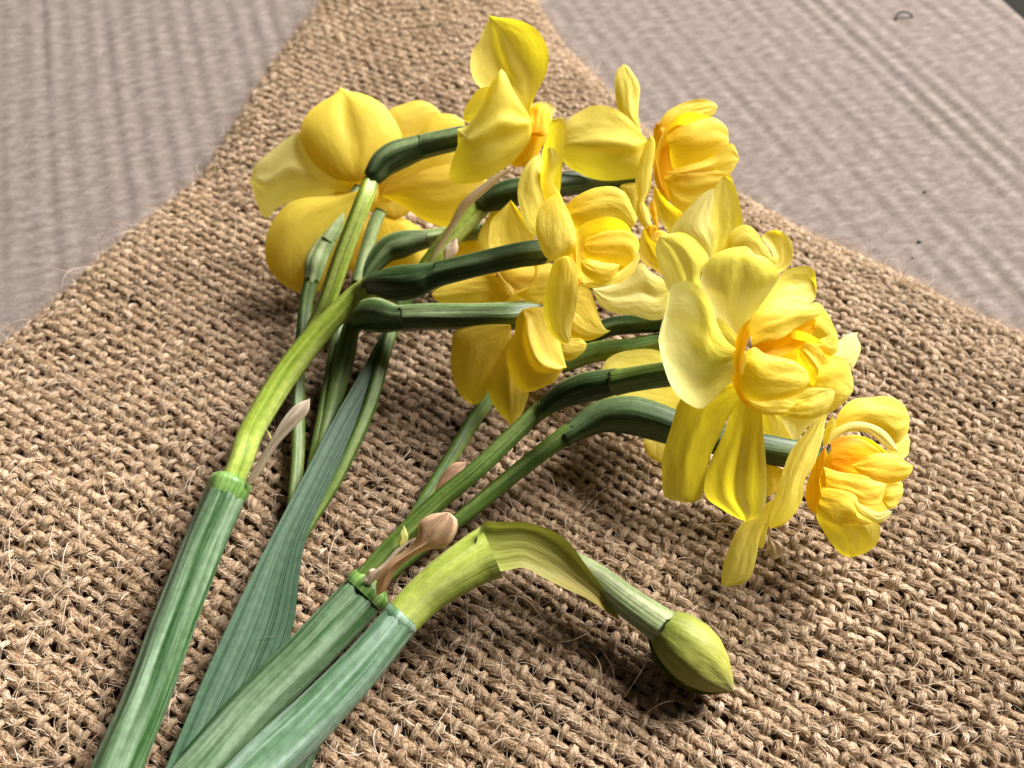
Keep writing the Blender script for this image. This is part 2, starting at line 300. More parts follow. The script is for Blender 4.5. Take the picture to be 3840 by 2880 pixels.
def jute_mat(name, c0, c1, c2):
    m, nt, out = new_mat(name); L = nt.links.new
    u = N(nt, 'ShaderNodeUVMap', uv_map='UVMap'); sep = N(nt, 'ShaderNodeSeparateXYZ'); L(u.outputs[0], sep.inputs[0])
    tw = N(nt, 'ShaderNodeMath', operation='MULTIPLY_ADD'); L(sep.outputs[0], tw.inputs[0]); tw.inputs[1].default_value = 1.9; L(sep.outputs[1], tw.inputs[2])      # fibres wind round the yarn
    cm = N(nt, 'ShaderNodeCombineXYZ'); mu = N(nt, 'ShaderNodeMath', operation='MULTIPLY'); mu.inputs[1].default_value = 9.; L(tw.outputs[0], mu.inputs[0]); L(mu.outputs[0], cm.inputs[0])
    mu2 = N(nt, 'ShaderNodeMath', operation='MULTIPLY'); mu2.inputs[1].default_value = 2.2; L(sep.outputs[0], mu2.inputs[0]); L(mu2.outputs[0], cm.inputs[1])
    rm = N(nt, 'ShaderNodeMath', operation='MULTIPLY'); rm.inputs[1].default_value = 50; L(obj_random(nt), rm.inputs[0]); L(rm.outputs[0], cm.inputs[2])
    nz = N(nt, 'ShaderNodeTexNoise', i_Scale=1.0, i_Detail=4.0, i_Roughness=.65); L(cm.outputs[0], nz.inputs['Vector'])
    tc = N(nt, 'ShaderNodeTexCoord'); nb = N(nt, 'ShaderNodeTexNoise', i_Scale=38., i_Detail=4.0); L(tc.outputs['Object'], nb.inputs['Vector'])
    rp = ramp(nt, [(.25, c0), (.5, c1), (.75, c2)]); ad = N(nt, 'ShaderNodeMath', operation='MULTIPLY_ADD'); L(nb.outputs[0], ad.inputs[0]); ad.inputs[1].default_value = .55
    of = N(nt, 'ShaderNodeMath', operation='SUBTRACT'); L(nz.outputs[0], of.inputs[0]); of.inputs[1].default_value = .27; L(of.outputs[0], ad.inputs[2]); L(ad.outputs[0], rp.inputs[0])
    hs = N(nt, 'ShaderNodeHueSaturation'); vr = N(nt, 'ShaderNodeMapRange'); vr.inputs['To Min'].default_value = .82; vr.inputs['To Max'].default_value = 1.12; L(obj_random(nt), vr.inputs[0]); L(vr.outputs[0], hs.inputs['Value']); L(rp.outputs[0], hs.inputs['Color'])
    bp = N(nt, 'ShaderNodeBump', i_Strength=.9, i_Distance=.0006); L(nz.outputs[0], bp.inputs['Height'])
    pb = N(nt, 'ShaderNodeBsdfPrincipled', i_Roughness=.62); pb.inputs['Specular IOR Level'].default_value = .35; pb.inputs['Sheen Weight'].default_value = .2
    L(hs.outputs[0], pb.inputs['Base Color']); L(bp.outputs[0], pb.inputs['Normal']); L(pb.outputs[0], out.inputs[0]); return m
JUTE = jute_mat('jute_yarn', (.10, .052, .020), (.28, .178, .095), (.54, .395, .265))
JUTE2 = jute_mat('jute_under_shaded', (.03, .017, .008), (.06, .036, .018), (.10, .066, .035))  # same jute darkened: the shade in the weave's holes is put into the colour

sack = empty('burlap_sack', (0, 10, -.4)); sack['label'] = 'coarse brown burlap sack spread on the cardboard under the flowers'; sack['category'] = 'sack'
def smooth_noise(n, step, amp):
    k = max(4, int(n/step)+3); return np.interp(np.arange(n), np.linspace(0, n, k), RNG.normal(0, amp, k))
FUZZ_SRC = []; SURF = []
def yarns(fam):
    Ua, Ub = (U1, U2) if fam == 0 else (U2, U1)
    Minv = np.linalg.inv(np.stack([U1, U2], 1))
    pk, pa = (P_WARP, P_WEFT) if fam == 0 else (P_WEFT, P_WARP)
    ds = pa/5; ns = 7; ang = np.linspace(0, 2*np.pi, ns, endpoint=False)
    for k in range(-160, 220):
        s = np.arange(-45, 60, ds)
        P = s[:, None]*Ua + (k*pk)*Ub
        if not in_view(P).any(): continue
        wob = smooth_noise(len(s), 9, .032) + .045*np.sin(s*.33+k*.11+fam)*np.sin(s*.11+k*.05)
        Q = P + wob[:, None]*Ub
        z, sd = cloth_z(Q); keep = in_view(Q) & (sd > .0)
        if keep.sum() < 12: continue
        i0, i1 = np.argmax(keep), len(keep)-np.argmax(keep[::-1])
        idx = np.arange(i0, i1); Q, z, s2, sd = Q[idx], z[idx], s[idx], sd[idx]
        par = np.cos(np.pi*(s2/pa))*(1 if k % 2 == 0 else -1)*(1 if fam == 0 else -1)
        amp = (.044 if fam == 0 else .082)
        zz = z + np.sign(par)*np.abs(par)**.8*amp + smooth_noise(len(s2), 7, .020)
        thick = (.92+RNG.normal(0, .15))*(1+smooth_noise(len(s2), 8, .2))
        thick = np.clip(thick, .55, 1.6)
        wide = (.098 if fam == 0 else .074)*thick; high = .068*thick*(1-.12*par)
        c = np.stack([Q[:, 0], Q[:, 1], zz], 1)
        t = np.gradient(c, axis=0); t /= np.linalg.norm(t, axis=1)[:, None]
        e1 = np.cross(t, np.array([0, 0, 1.])); e1 /= np.linalg.norm(e1, axis=1)[:, None]; e2 = np.cross(e1, t)
        lump = 1+RNG.normal(0, .13, (len(s2), ns))
        V = c[:, None, :] + (np.cos(ang)*wide[:, None]*lump)[..., None]*e1[:, None, :] + (np.sin(ang)*high[:, None]*lump)[..., None]*e2[:, None, :]
        nm = 'warp_yarn' if fam == 0 else 'weft_yarn'
        grid_mesh(nm, V.reshape(-1, 3), len(s2), ns, (s2, np.linspace(0, 1, ns+1)), JUTE, sack, wrap=True)
        FUZZ_SRC.append(np.concatenate([c, t, e1], 1))
        nS = len(s2); K = 6; nF = int(nS*1.7)
        if nS > K+2:
            i = RNG.integers(0, nS-K, nF); ph = RNG.uniform(.0, np.pi, nF); tw = RNG.normal(.16, .1, nF); lift = RNG.gamma(1.3, .10, nF)
            kk = np.arange(K); ii = i[:, None]+kk; pp = ph[:, None]+tw[:, None]*kk
            end = np.abs(kk-2.5)/2.5; lf_ = 1.02+lift[:, None]*np.where(kk > 2.5, end**2, end**2*.4)
            F_ = c[ii] + (np.cos(pp)*wide[ii]*lf_)[..., None]*e1[ii] + (np.sin(pp)*high[ii]*lf_)[..., None]*e2[ii]
            SURF.append(F_ + RNG.normal(0, .006, F_.shape))
yarns(0); yarns(1)
# the sack's lower layer, its colour darkened to stand for shade between the yarns
gx, gy = np.meshgrid(np.linspace(-24, 24, 120), np.linspace(-2, 34, 100), indexing='ij'); PP = np.stack([gx.ravel(), gy.ravel()], 1)
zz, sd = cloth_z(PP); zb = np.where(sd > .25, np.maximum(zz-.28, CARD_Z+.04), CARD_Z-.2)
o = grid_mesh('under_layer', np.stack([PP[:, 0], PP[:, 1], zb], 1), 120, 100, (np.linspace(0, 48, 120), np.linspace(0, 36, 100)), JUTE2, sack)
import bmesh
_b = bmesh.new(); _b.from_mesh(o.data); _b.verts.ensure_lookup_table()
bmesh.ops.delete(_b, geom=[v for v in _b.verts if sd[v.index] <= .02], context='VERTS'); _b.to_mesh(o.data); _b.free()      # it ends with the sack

# loose jute fibres
FIB, _nt, _o = new_mat('jute_fibre'); _p = N(_nt, 'ShaderNodeBsdfPrincipled', i_Roughness=.5); _p.inputs['Specular IOR Level'].default_value = .4; _h = N(_nt, 'ShaderNodeHairInfo'); _r = ramp(_nt, [(0., (.14, .08, .036)), (.45, (.33, .22, .13)), (.85, (.60, .46, .33)), (1., (.85, .74, .60))]); _nt.links.new(_h.outputs['Random'], _r.inputs[0]); _nt.links.new(_r.outputs[0], _p.inputs['Base Color'])
_t = N(_nt, 'ShaderNodeBsdfTranslucent'); _t.inputs[0].default_value = (.62, .46, .28, 1); _m = N(_nt, 'ShaderNodeMixShader'); _m.inputs[0].default_value = .3
_nt.links.new(_p.outputs[0], _m.inputs[1]); _nt.links.new(_t.outputs[0], _m.inputs[2]); _nt.links.new(_m.outputs[0], _o.inputs[0])
SRC = np.vstack(FUZZ_SRC)
def fibres(name, n, lmin, lmax, rise, rad, K, curl, pick=None):
    src = SRC if pick is None else SRC[pick]
    i = RNG.integers(0, len(src), n); p0 = src[i, :3].copy(); t = src[i, 3:6]; e = src[i, 6:9]
    sg = RNG.choice([-1, 1], n)[:, None]
    d = t*sg*RNG.uniform(.3, 1, n)[:, None] + e*RNG.normal(0, .7, n)[:, None]; d[:, 2] += RNG.uniform(.1, 1, n)*rise
    d /= np.linalg.norm(d, axis=1)[:, None]
    p0 += e*RNG.normal(0, .05, n)[:, None]; p0[:, 2] += .03
    ln = lmin+(lmax-lmin)*RNG.random(n)**2.2; pts = np.zeros((n, K, 3)); cur = p0.copy(); dirv = d.copy()
    w = RNG.normal(0, curl, (n, 3)); 
    zc0, _ = cloth_z(p0[:, :2])
    for k in range(K):
        pts[:, k] = cur; cur = cur+dirv*(ln/(K-1))[:, None]
        w = w*.75+RNG.normal(0, curl, (n, 3))*.6; dirv = dirv+w*.5; dirv[:, 2] -= .28*rise*np.maximum(0, cur[:, 2]-zc0-.05)*4
        dirv /= np.linalg.norm(dirv, axis=1)[:, None]
        cur[:, 2] = np.maximum(cur[:, 2], zc0+.02) if k > 1 else cur[:, 2]
    hc = bpy.data.hair_curves.new(name); hc.add_curves([K]*n)
    org = ORIGIN[sack.name]
    hc.attributes['position'].data.foreach_set('vector', ((pts-org)*CM).astype(np.float32).ravel()) if 'position' in hc.attributes else None
    ra = hc.attributes.get('radius') or hc.attributes.new('radius', 'FLOAT', 'POINT')
    rr = np.repeat(rad*(1-.55*np.linspace(0, 1, K))[None, :], n, 0)*RNG.uniform(.7, 1.3, n)[:, None]
    ra.data.foreach_set('value', (rr*CM).astype(np.float32).ravel())
    hc.materials.append(FIB)
    o = bpy.data.objects.new(name, hc); link(o, sack, org); o['kind'] = 'stuff'; return o
def hair_object(name, pts, rad, mat):
    n, K = pts.shape[:2]; hc = bpy.data.hair_curves.new(name); hc.add_curves([K]*n); org = ORIGIN[sack.name]
    hc.attributes['position'].data.foreach_set('vector', ((pts-org)*CM).astype(np.float32).ravel())
    ra = hc.attributes.get('radius') or hc.attributes.new('radius', 'FLOAT', 'POINT')
    rr = (rad*np.interp(np.linspace(0, 1, K), [0, .3, .7, 1], [.6, 1, 1, .5]))[None, :]*RNG.uniform(.5, 1.4, n)[:, None]
    ra.data.foreach_set('value', (rr*CM).astype(np.float32).ravel()); hc.materials.append(mat)
    o = bpy.data.objects.new(name, hc); link(o, sack, org); o['kind'] = 'stuff'; return o
hair_object('surface_fibres', np.concatenate(SURF), .0085, FIB)
fibres('short_fibres', 75000, .10, .50, .8, .0062, 5, .22)
fibres('stray_fibres', 5200, .5, 1.9, .9, .0072, 9, .26)
SD = cloth_z(SRC[:, :2])[1]
fibres('edge_fibres', 2500, .2, .8, .5, .0050, 7, .24, np.where(SD < .9)[0])


# ------------------------------------------------------------------ the daffodils
def stalk(label, px, z):
    o = empty('daffodil_stalk', at_z(px[0], z)); o['label'] = label; o['category'] = 'flower'; return o
def flower(parent, px, z, label=None):
    o = empty('flower', at_z(px[0], z), parent)
    if label: o['label'] = label
    return o
def pet(fl, fr, base, L, R, tip, z, **kw):
    """flat number lists in one view's pixels"""
    name = kw.pop('name', 'petal')
    if name == 'inner_petal': kw['cup'] = kw.get('cup', .18)*(.72 if kw.get('cup', .18) > 0 else 1); kw['ruf'] = max(kw.get('ruf', .05), .09)
    return petal(name, fl, q(fr, *base), L if L and isinstance(L[0], tuple) else q(fr, *L), R if R and isinstance(R[0], tuple) else q(fr, *R), q(fr, *tip), z, **kw)

# ---- stalk with the round cut node, carrying the profile flower and the topmost flower
A = stalk('thick ribbed green daffodil stalk with a pale papery bract at its ringed node', q('D', 254, 1659), .45)
tube('stem', A, tp('D', 205, 1790, .45, 53, 254, 1659, .45, 51, 320, 1500, .45, 47, 374, 1350, .5, 45, 440, 1180, .62, 43, 484, 1078, .74, 42, 497, 1046, .77, 39), STEM, 90, 40, 7, .05)
tube('node', A, tp('D', 485, 1075, .74, 41.5, 492, 1060, .755, 44.5, 498, 1045, .77, 45, 502, 1036, .78, 39, 504, 1032, .78, 22), NODE, 24, 40, 7, .03)
tube('pedicel', A, tp('D', 500, 1046, .78, 24, 518, 1000, .86, 25)+tp('K3', 60, 1620, .95, 26, 250, 1300, 1.2, 27, 420, 1080, 1.5, 26, 560, 930, 1.8, 23, 680, 800, 2.1, 19, 770, 745, 2.35, 20), PED, 70, 24, 3, .06)
pet(A, 'K6', (938, 622), (920, 600, 985, 480, 1075, 330, 1120, 255, 1190, 175), (955, 615, 1015, 520, 1105, 385, 1185, 300, 1262, 215), (1272, 140), .95, dd=-.1, cup=.45, mat=PAP, name='bract', ruf=.2)
pet(A, 'K6', (1030, 460), (1050, 400, 1045, 345), (1060, 410, 1058, 350), (1025, 300), 1.25, cup=.3, mat=PALE, name='bract', nu=12, nv=7)
f5 = flower(A, q('K3', 1900, 560), 3.8, 'double flower in profile facing the bare cardboard')
tube('ovary', f5, tp('K3', 750, 755, 2.3, 18, 800, 738, 2.42, 24, 870, 735, 2.55, 33, 960, 730, 2.7, 38, 1050, 712, 2.82, 36, 1120, 690, 2.9, 30, 1180, 675, 2.97, 27), OVA, 40, 28, 6, .03)
tube('floral_tube', f5, tp('K3', 1150, 682, 2.94, 27, 1400, 620, 3.2, 26, 1650, 565, 3.3, 27, 1800, 545, 3.3, 26, 1900, 530, 3.4, 12), OVA, 40, 28, 6, .05)
z = 4.0
pet(f5, 'M3', (770, 1050), q('M3', 640, 700, 560, 330, 575, 200, 628, 40)+q('M1', 1290, 1330, 1335, 1230), q('M3', 815, 790, 838, 560, 852, 350, 866, 100)+q('M1', 1478, 1320, 1448, 1220), (615, -130), z-.5, dd=-.2, roll=-30, cup=.25)
pet(f5, 'M3', (880, 1200), (720, 1300, 560, 1410, 440, 1420, 320, 1280, 255, 1050, 230, 800, 280, 560, 370, 400, 460, 320), (860, 1000, 760, 800, 660, 600, 590, 420, 560, 345), (530, 298), z, dd=-.3, roll=25, cup=.2, ruf=.1)
pet(f5, 'M3', (880, 1180), (640, 1350, 450, 1200, 445, 1000, 490, 740, 545, 520, 600, 330, 625, 230), (860, 950, 800, 800, 722, 690, 742, 500, 800, 410, 790, 320, 745, 235), (680, 185), z+.15, dd=-.35, roll=-10, cup=.28, ruf=.1)
pet(f5, 'M3', (790, 830), q('M3', 640, 900, 520, 1050, 470, 1250, 490, 1430, 560, 1620)+q('M4', 1110, 600, 1150, 655), q('M3', 880, 980, 990, 1220, 1030, 1400, 1035, 1600)+q('M4', 1430, 565, 1350, 602, 1260, 645), (570, 1790), z+.85, dd=.1, roll=-12, cup=.26)
pet(f5, 'M4', (1310, 610), (1215, 655, 1180, 740, 1140, 880, 1108, 1020, 1095, 1180, 1120, 1300, 1190, 1430, 1270, 1500), (1370, 612, 1430, 680, 1468, 780, 1465, 900, 1450, 1050, 1430, 1180, 1400, 1300, 1385, 1380, 1388, 1470), (1345, 1520), z+.2, dd=.0, roll=15, cup=.28, ruf=.06)
pet(f5, 'M4', (1390, 930), (1370, 750, 1340, 500, 1340, 250, 1380, 120), (1480, 920, 1510, 700, 1505, 500, 1500, 300, 1490, 200), (1430, 90), z-1.2, cup=.2, mat=ORG, name='corona', ruf=.2)
pet(f5, 'M4', (1440, 760), (1440, 400, 1480, 300, 1640, 220, 1800, 200, 1950, 260, 2030, 400), (1500, 880, 1600, 920, 1760, 900, 1920, 840, 2040, 700), (2060, 540), z-.1, cup=-.5, mat=INN, name='inner_petal')
pet(f5, 'M3', (960, 1180), (880, 1010, 1000, 895, 1170, 800, 1330, 745, 1550, 732, 1680, 800, 1760, 900, 1815, 1030, 1872, 1150, 1870, 1235), (1010, 1290, 1060, 1340, 1200, 1385, 1480, 1355, 1700, 1350), (1795, 1312), z+.3, dd=.2, cup=.42, wide=True, mat=INN, name='inner_petal', ruf=.08)
pet(f5, 'M4', (1480, 900), (1700, 860, 1880, 770, 2000, 680, 2080, 600), (1530, 935, 1630, 942, 1800, 905, 1920, 882, 2040, 770, 2098, 640), (2098, 560), z+.1, dd=.2, cup=.2, mat=YEL, name='inner_petal')
pet(f5, 'M4', (1490, 510), (1540, 430, 1700, 358, 1850, 335, 1980, 350, 2060, 400, 2095, 480, 2085, 580), (1500, 580, 1545, 655, 1700, 715, 1850, 700, 1960, 725), (2040, 690), z+.35, dd=.2, cup=.4, wide=True, mat=INN, name='inner_petal', ruf=.08)
pet(f5, 'M4', (1488, 660), (1560, 640, 1720, 675, 1850, 690), (1495, 760, 1570, 840, 1660, 888, 1760, 872, 1850, 800), (1893, 700), z+.45, dd=.15, cup=.45, mat=INN, name='inner_petal')

tube('pedicel', A, tp('D', 500, 1046, .65, 14)+tp('K3', 60, 1610, .7, 14, 330, 1220, .9, 16, 440, 1000, 1.2, 17, 520, 820, 1.7, 18, 600, 590, 2.3, 18, 680, 380, 2.8, 17, 740, 230, 3.1, 17)+tp('K1', 1095, 1245, 3.2, 15, 1125, 1205, 3.25, 8), PED, 70, 20, 3, .12)
f3 = flower(A, q('M1', 1080, 1300), 4.0, 'topmost flower with one tall upright petal')
tube('ovary', f3, tp('K1', 1085, 1240, 3.2, 18, 1115, 1208, 3.27, 23, 1180, 1130, 3.4, 29, 1270, 1075, 3.5, 31, 1380, 1035, 3.6, 27, 1450, 1010, 3.66, 25), OVM, 36, 28, 6, .03)
tube('floral_tube', f3, tp('K1', 1430, 1018, 3.64, 25, 1600, 978, 3.8, 24, 1750, 950, 3.9, 24, 1950, 960, 4.0, 24), OVM, 30, 28, 6, .05)
z = 4.2
pet(f3, 'M1', (1072, 1230), (900, 1060, 700, 980, 480, 880, 410, 770, 385, 640, 390, 530, 420, 430, 480, 350, 520, 230, 585, 115), (1085, 1120, 1110, 1020, 1150, 930, 1210, 830, 1260, 700, 1285, 560, 1270, 430, 1200, 290, 1120, 200, 1000, 130, 850, 85, 690, 75), (598, 52), z, dd=.1, cup=-.25, ridge=.1, ruf=.05)
pet(f3, 'M1', (1040, 1260), (800, 980, 620, 880, 480, 900, 380, 1020, 310, 1140), (900, 1320, 600, 1330, 400, 1310), (298, 1262), z-.1, cup=.1, mat=YEL)
pet(f3, 'M1', (1078, 1260), (1000, 1120, 880, 920, 790, 740, 725, 672, 670, 760, 600, 860, 545, 985, 470, 1160, 360, 1310), q('D', 1149, 290, 1146, 305, 1130, 325, 1106, 352, 1057, 383, 1007, 397, 971, 388, 978, 345, 990, 310), (225, 1365), z+.2, dd=-.25, cup=.3, ridge=.12, ruf=.1, nv=21)
pet(f3, 'M1', (1110, 1300), (1080, 1100, 1150, 1050, 1250, 1045, 1330, 1090), (1200, 1400, 1290, 1290, 1340, 1200), (1376, 1135), z-.2, dd=.3, cup=-.2, mat=PALE, name='inner_petal')
pet(f3, 'M1', (1050, 1420), (1060, 1250, 1080, 1130, 1130, 1085), (1240, 1450, 1290, 1280, 1305, 1170, 1280, 1090), (1200, 1072), z-.02, dd=.2, cup=.3, mat=ORG, name='corona', ruf=.12)
pet(f3, 'M1', (1080, 1250), (1030, 1420, 960, 1560, 860, 1700, 830, 1750), (1290, 1260, 1270, 1400, 1210, 1560, 1100, 1750, 960, 1800), (890, 1800), z-.05, dd=.1, cup=.4, mat=ORG, name='corona', ruf=.1)

# ---- stalk hidden beneath the keeled leaf: the flowers seen from behind and the one against the cardboard
B = stalk('daffodil stalk beneath the keeled leaf, its flowers mostly seen from behind', q('D', 520, 1560), .25)
tube('stem', B, tp('D', 400, 1740, .0, 16, 490, 1560, .0, 18, 565, 1400, .0, 18, 632, 1262, .15, 16), STEM, 50, 24, 7, .05, .6)
tube('pedicel', B, tp('D', 580, 1320, .2, 10, 612, 1220, .25, 12, 628, 1130, .35, 13, 642, 990, .45, 14)+tp('K3', 345, 1250, .6, 14, 375, 1000, .8, 14, 390, 850, .95, 14, 425, 715, 1.1, 15), PEDD, 60, 18, 3, .1)
f1 = flower(B, q('K1', 960, 1280), 2.0, 'widest open flower seen from behind, beside the bare cardboard')
tube('ovary', f1, tp('K3', 415, 745, 1.05, 14, 430, 690, 1.12, 18, 445, 620, 1.25, 21, 480, 540, 1.35, 19, 530, 460, 1.48, 17), OVL, 30, 22, 5, .05, lump=.08)
tube('floral_tube', f1, tp('K3', 510, 490, 1.44, 17, 580, 380, 1.6, 17, 650, 265, 1.8, 16, 715, 165, 2.0, 14), OVL, 30, 22, 5, .06)
z = 2.1
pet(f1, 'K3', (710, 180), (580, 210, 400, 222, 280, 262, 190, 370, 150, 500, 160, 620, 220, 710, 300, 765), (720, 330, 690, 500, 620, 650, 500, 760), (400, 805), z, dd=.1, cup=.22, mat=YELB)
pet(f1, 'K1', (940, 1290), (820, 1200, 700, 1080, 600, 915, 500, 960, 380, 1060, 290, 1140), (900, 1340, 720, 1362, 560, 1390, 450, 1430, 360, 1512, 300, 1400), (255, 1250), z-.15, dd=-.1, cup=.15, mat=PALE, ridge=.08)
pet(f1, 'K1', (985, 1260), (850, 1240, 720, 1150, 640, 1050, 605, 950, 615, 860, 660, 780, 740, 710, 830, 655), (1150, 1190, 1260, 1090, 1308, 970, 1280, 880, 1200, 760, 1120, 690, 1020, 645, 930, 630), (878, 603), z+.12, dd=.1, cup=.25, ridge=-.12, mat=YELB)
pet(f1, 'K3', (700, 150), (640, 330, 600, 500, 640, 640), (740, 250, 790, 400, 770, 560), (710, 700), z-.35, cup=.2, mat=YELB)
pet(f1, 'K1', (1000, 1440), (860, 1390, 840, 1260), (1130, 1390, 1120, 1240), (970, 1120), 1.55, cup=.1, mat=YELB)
f2 = flower(B, q('K1', 1140, 1360), 1.5, 'flower seen from behind, tucked under the topmost flower')
tube('floral_tube', f2, tp('K3', 690, 740, .9, 13, 740, 560, 1.1, 14, 790, 400, 1.4, 14, 835, 300, 1.6, 13), OVL, 30, 18, 5, .05)
tube('pedicel', B, tp('D', 590, 1310, .2, 10, 625, 1210, .22, 11, 660, 1080, .35, 12, 690, 930, .5, 12)+tp('K3', 600, 950, .7, 13, 690, 740, .9, 13), PEDD, 40, 18)
z = 1.6
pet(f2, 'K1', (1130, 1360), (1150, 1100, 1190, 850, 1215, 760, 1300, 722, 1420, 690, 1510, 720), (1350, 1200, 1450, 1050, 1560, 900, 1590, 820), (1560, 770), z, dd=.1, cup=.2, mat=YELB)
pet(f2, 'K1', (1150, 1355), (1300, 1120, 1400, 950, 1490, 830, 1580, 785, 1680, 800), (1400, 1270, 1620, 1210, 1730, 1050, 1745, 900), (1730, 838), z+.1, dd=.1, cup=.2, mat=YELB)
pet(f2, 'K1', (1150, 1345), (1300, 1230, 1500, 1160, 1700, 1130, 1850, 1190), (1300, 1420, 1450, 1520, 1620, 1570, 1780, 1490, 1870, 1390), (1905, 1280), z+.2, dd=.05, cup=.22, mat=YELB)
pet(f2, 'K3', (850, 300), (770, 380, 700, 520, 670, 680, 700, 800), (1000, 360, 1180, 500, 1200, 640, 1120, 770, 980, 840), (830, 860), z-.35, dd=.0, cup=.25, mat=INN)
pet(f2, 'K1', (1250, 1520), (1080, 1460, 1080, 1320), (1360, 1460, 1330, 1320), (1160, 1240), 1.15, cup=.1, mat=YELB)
# flower under the profile one, seen from behind
tube('pedicel', B, tp('D', 590, 1310, .2, 10, 625, 1210, .25, 12, 655, 1110, .35, 15)+tp('K3', 520, 1560, .5, 16, 575, 1350, .65, 19, 625, 1150, .85, 21, 655, 1010, 1.1, 18, 680, 960, 1.2, 18), PEDD, 60, 20, 3, .08)
f6 = flower(B, q('K3', 1620, 900), 1.9, 'flower seen from behind, hanging below the profile flower with petals pointing down')
tube('ovary', f6, tp('K3', 625, 985, 1.12, 10, 670, 955, 1.2, 21, 720, 930, 1.32, 31, 800, 920, 1.45, 38, 870, 930, 1.52, 35, 930, 938, 1.57, 29, 980, 935, 1.6, 28), OVM, 40, 28, 6, .03)
tube('floral_tube', f6, tp('K3', 955, 936, 1.58, 28, 1100, 928, 1.65, 28, 1400, 925, 1.65, 27, 1580, 925, 1.62, 29, 1700, 915, 1.5, 28, 1830, 900, 1.4, 18), OVM, 40, 28, 7, .06)
z = 1.75
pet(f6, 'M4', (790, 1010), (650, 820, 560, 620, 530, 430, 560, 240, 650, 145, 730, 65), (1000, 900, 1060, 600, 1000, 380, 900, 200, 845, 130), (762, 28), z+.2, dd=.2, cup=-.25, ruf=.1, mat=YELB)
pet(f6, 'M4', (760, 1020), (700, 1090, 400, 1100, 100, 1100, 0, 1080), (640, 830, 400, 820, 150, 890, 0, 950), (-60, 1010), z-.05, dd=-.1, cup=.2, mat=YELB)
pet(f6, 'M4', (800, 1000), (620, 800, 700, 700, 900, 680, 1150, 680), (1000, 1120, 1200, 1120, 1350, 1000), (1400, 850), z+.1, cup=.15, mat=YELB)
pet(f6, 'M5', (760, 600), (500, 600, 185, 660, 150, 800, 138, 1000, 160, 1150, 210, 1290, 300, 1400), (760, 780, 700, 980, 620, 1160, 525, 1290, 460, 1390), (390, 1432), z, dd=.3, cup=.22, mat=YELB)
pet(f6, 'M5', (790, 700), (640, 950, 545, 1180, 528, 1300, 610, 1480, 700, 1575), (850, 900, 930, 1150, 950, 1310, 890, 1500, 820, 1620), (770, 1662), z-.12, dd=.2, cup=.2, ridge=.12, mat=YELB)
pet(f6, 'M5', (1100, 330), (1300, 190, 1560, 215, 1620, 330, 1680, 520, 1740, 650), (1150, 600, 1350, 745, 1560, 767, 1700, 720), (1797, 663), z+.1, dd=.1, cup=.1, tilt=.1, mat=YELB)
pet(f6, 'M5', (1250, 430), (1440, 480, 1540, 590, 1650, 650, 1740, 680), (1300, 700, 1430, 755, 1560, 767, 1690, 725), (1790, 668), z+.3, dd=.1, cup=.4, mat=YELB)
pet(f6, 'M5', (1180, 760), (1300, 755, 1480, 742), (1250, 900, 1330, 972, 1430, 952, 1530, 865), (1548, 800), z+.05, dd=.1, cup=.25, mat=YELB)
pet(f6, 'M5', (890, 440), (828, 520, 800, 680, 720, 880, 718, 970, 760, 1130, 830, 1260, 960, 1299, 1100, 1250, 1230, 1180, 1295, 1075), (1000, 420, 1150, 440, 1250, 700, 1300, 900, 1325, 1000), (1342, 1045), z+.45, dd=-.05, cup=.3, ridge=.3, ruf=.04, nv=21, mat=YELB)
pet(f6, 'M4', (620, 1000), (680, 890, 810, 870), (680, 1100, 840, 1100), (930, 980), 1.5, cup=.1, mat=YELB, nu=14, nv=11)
# a nearly hidden flower behind
f11 = flower(B, q('K3', 1450, 500), 1.2, 'nearly hidden flower under the profile flower')
tube('pedicel', B, tp('K3', 640, 1060, .35, 12, 690, 850, .6, 14, 730, 700, .85, 16), PEDD, 30, 18)
tube('ovary', f11, tp('K3', 715, 730, .82, 15, 790, 620, .98, 20, 870, 535, 1.08, 27, 950, 503, 1.12, 29, 1040, 480, 1.16, 24, 1120, 468, 1.2, 19), OVM, 40, 24, 6, .03)
tube('floral_tube', f11, tp('K3', 1090, 472, 1.18, 20, 1250, 445, 1.25, 18, 1440, 425, 1.3, 17), OVL, 24, 20, 6, .05)
pet(f11, 'M4', (480, 640), (420, 520, 430, 380, 500, 250, 570, 130), (640, 640, 620, 400, 640, 200), (650, 92), 1.3, cup=.2)
pet(f11, 'M4', (560, 560), (380, 440, 150, 520, 0, 660, -70, 820), (640, 740, 480, 920, 200, 990, 0, 1000), (-110, 930), .95, cup=.2, mat=INN)
# the flower whose cup faces the bare cardboard
tube('pedicel', B, tp('D', 575, 1350, .2, 9, 612, 1260, .24, 10, 652, 1160, .3, 11)+tp('K6', 1430, 560, .5, 13, 1600, 180, .65, 14)+tp('K3', 890, 1020, .8, 15, 1000, 790, 1.1, 17, 1060, 700, 1.3, 17), PEDD, 60, 20, 3, .1)
tube('pedicel', B, tp('K3', 1040, 730, 1.25, 16, 1130, 600, 1.55, 18, 1230, 480, 1.75, 20, 1330, 375, 1.9, 21, 1430, 275, 2.05, 20, 1490, 225, 2.12, 20), PED, 90, 20, 3, .1)
pet(B, 'K3', (1130, 610), (1150, 540, 1240, 380, 1310, 250, 1450, 130), (1165, 560, 1260, 420, 1350, 290, 1480, 170), (1640, 20), 1.7, dd=-.2, cup=.4, mat=PAP, name='spathe', ruf=.1)
pet(B, 'K3', (1215, 600), (1205, 540, 1240, 490), (1255, 580, 1290, 540, 1290, 480), (1275, 460), 1.8, cup=.3, mat=PAP, name='spathe', ruf=.2, nu=12, nv=9)
f4 = flower(B, q('M2', 1060, 900), 2.9, 'double flower with orange-based cup facing the pale cardboard')
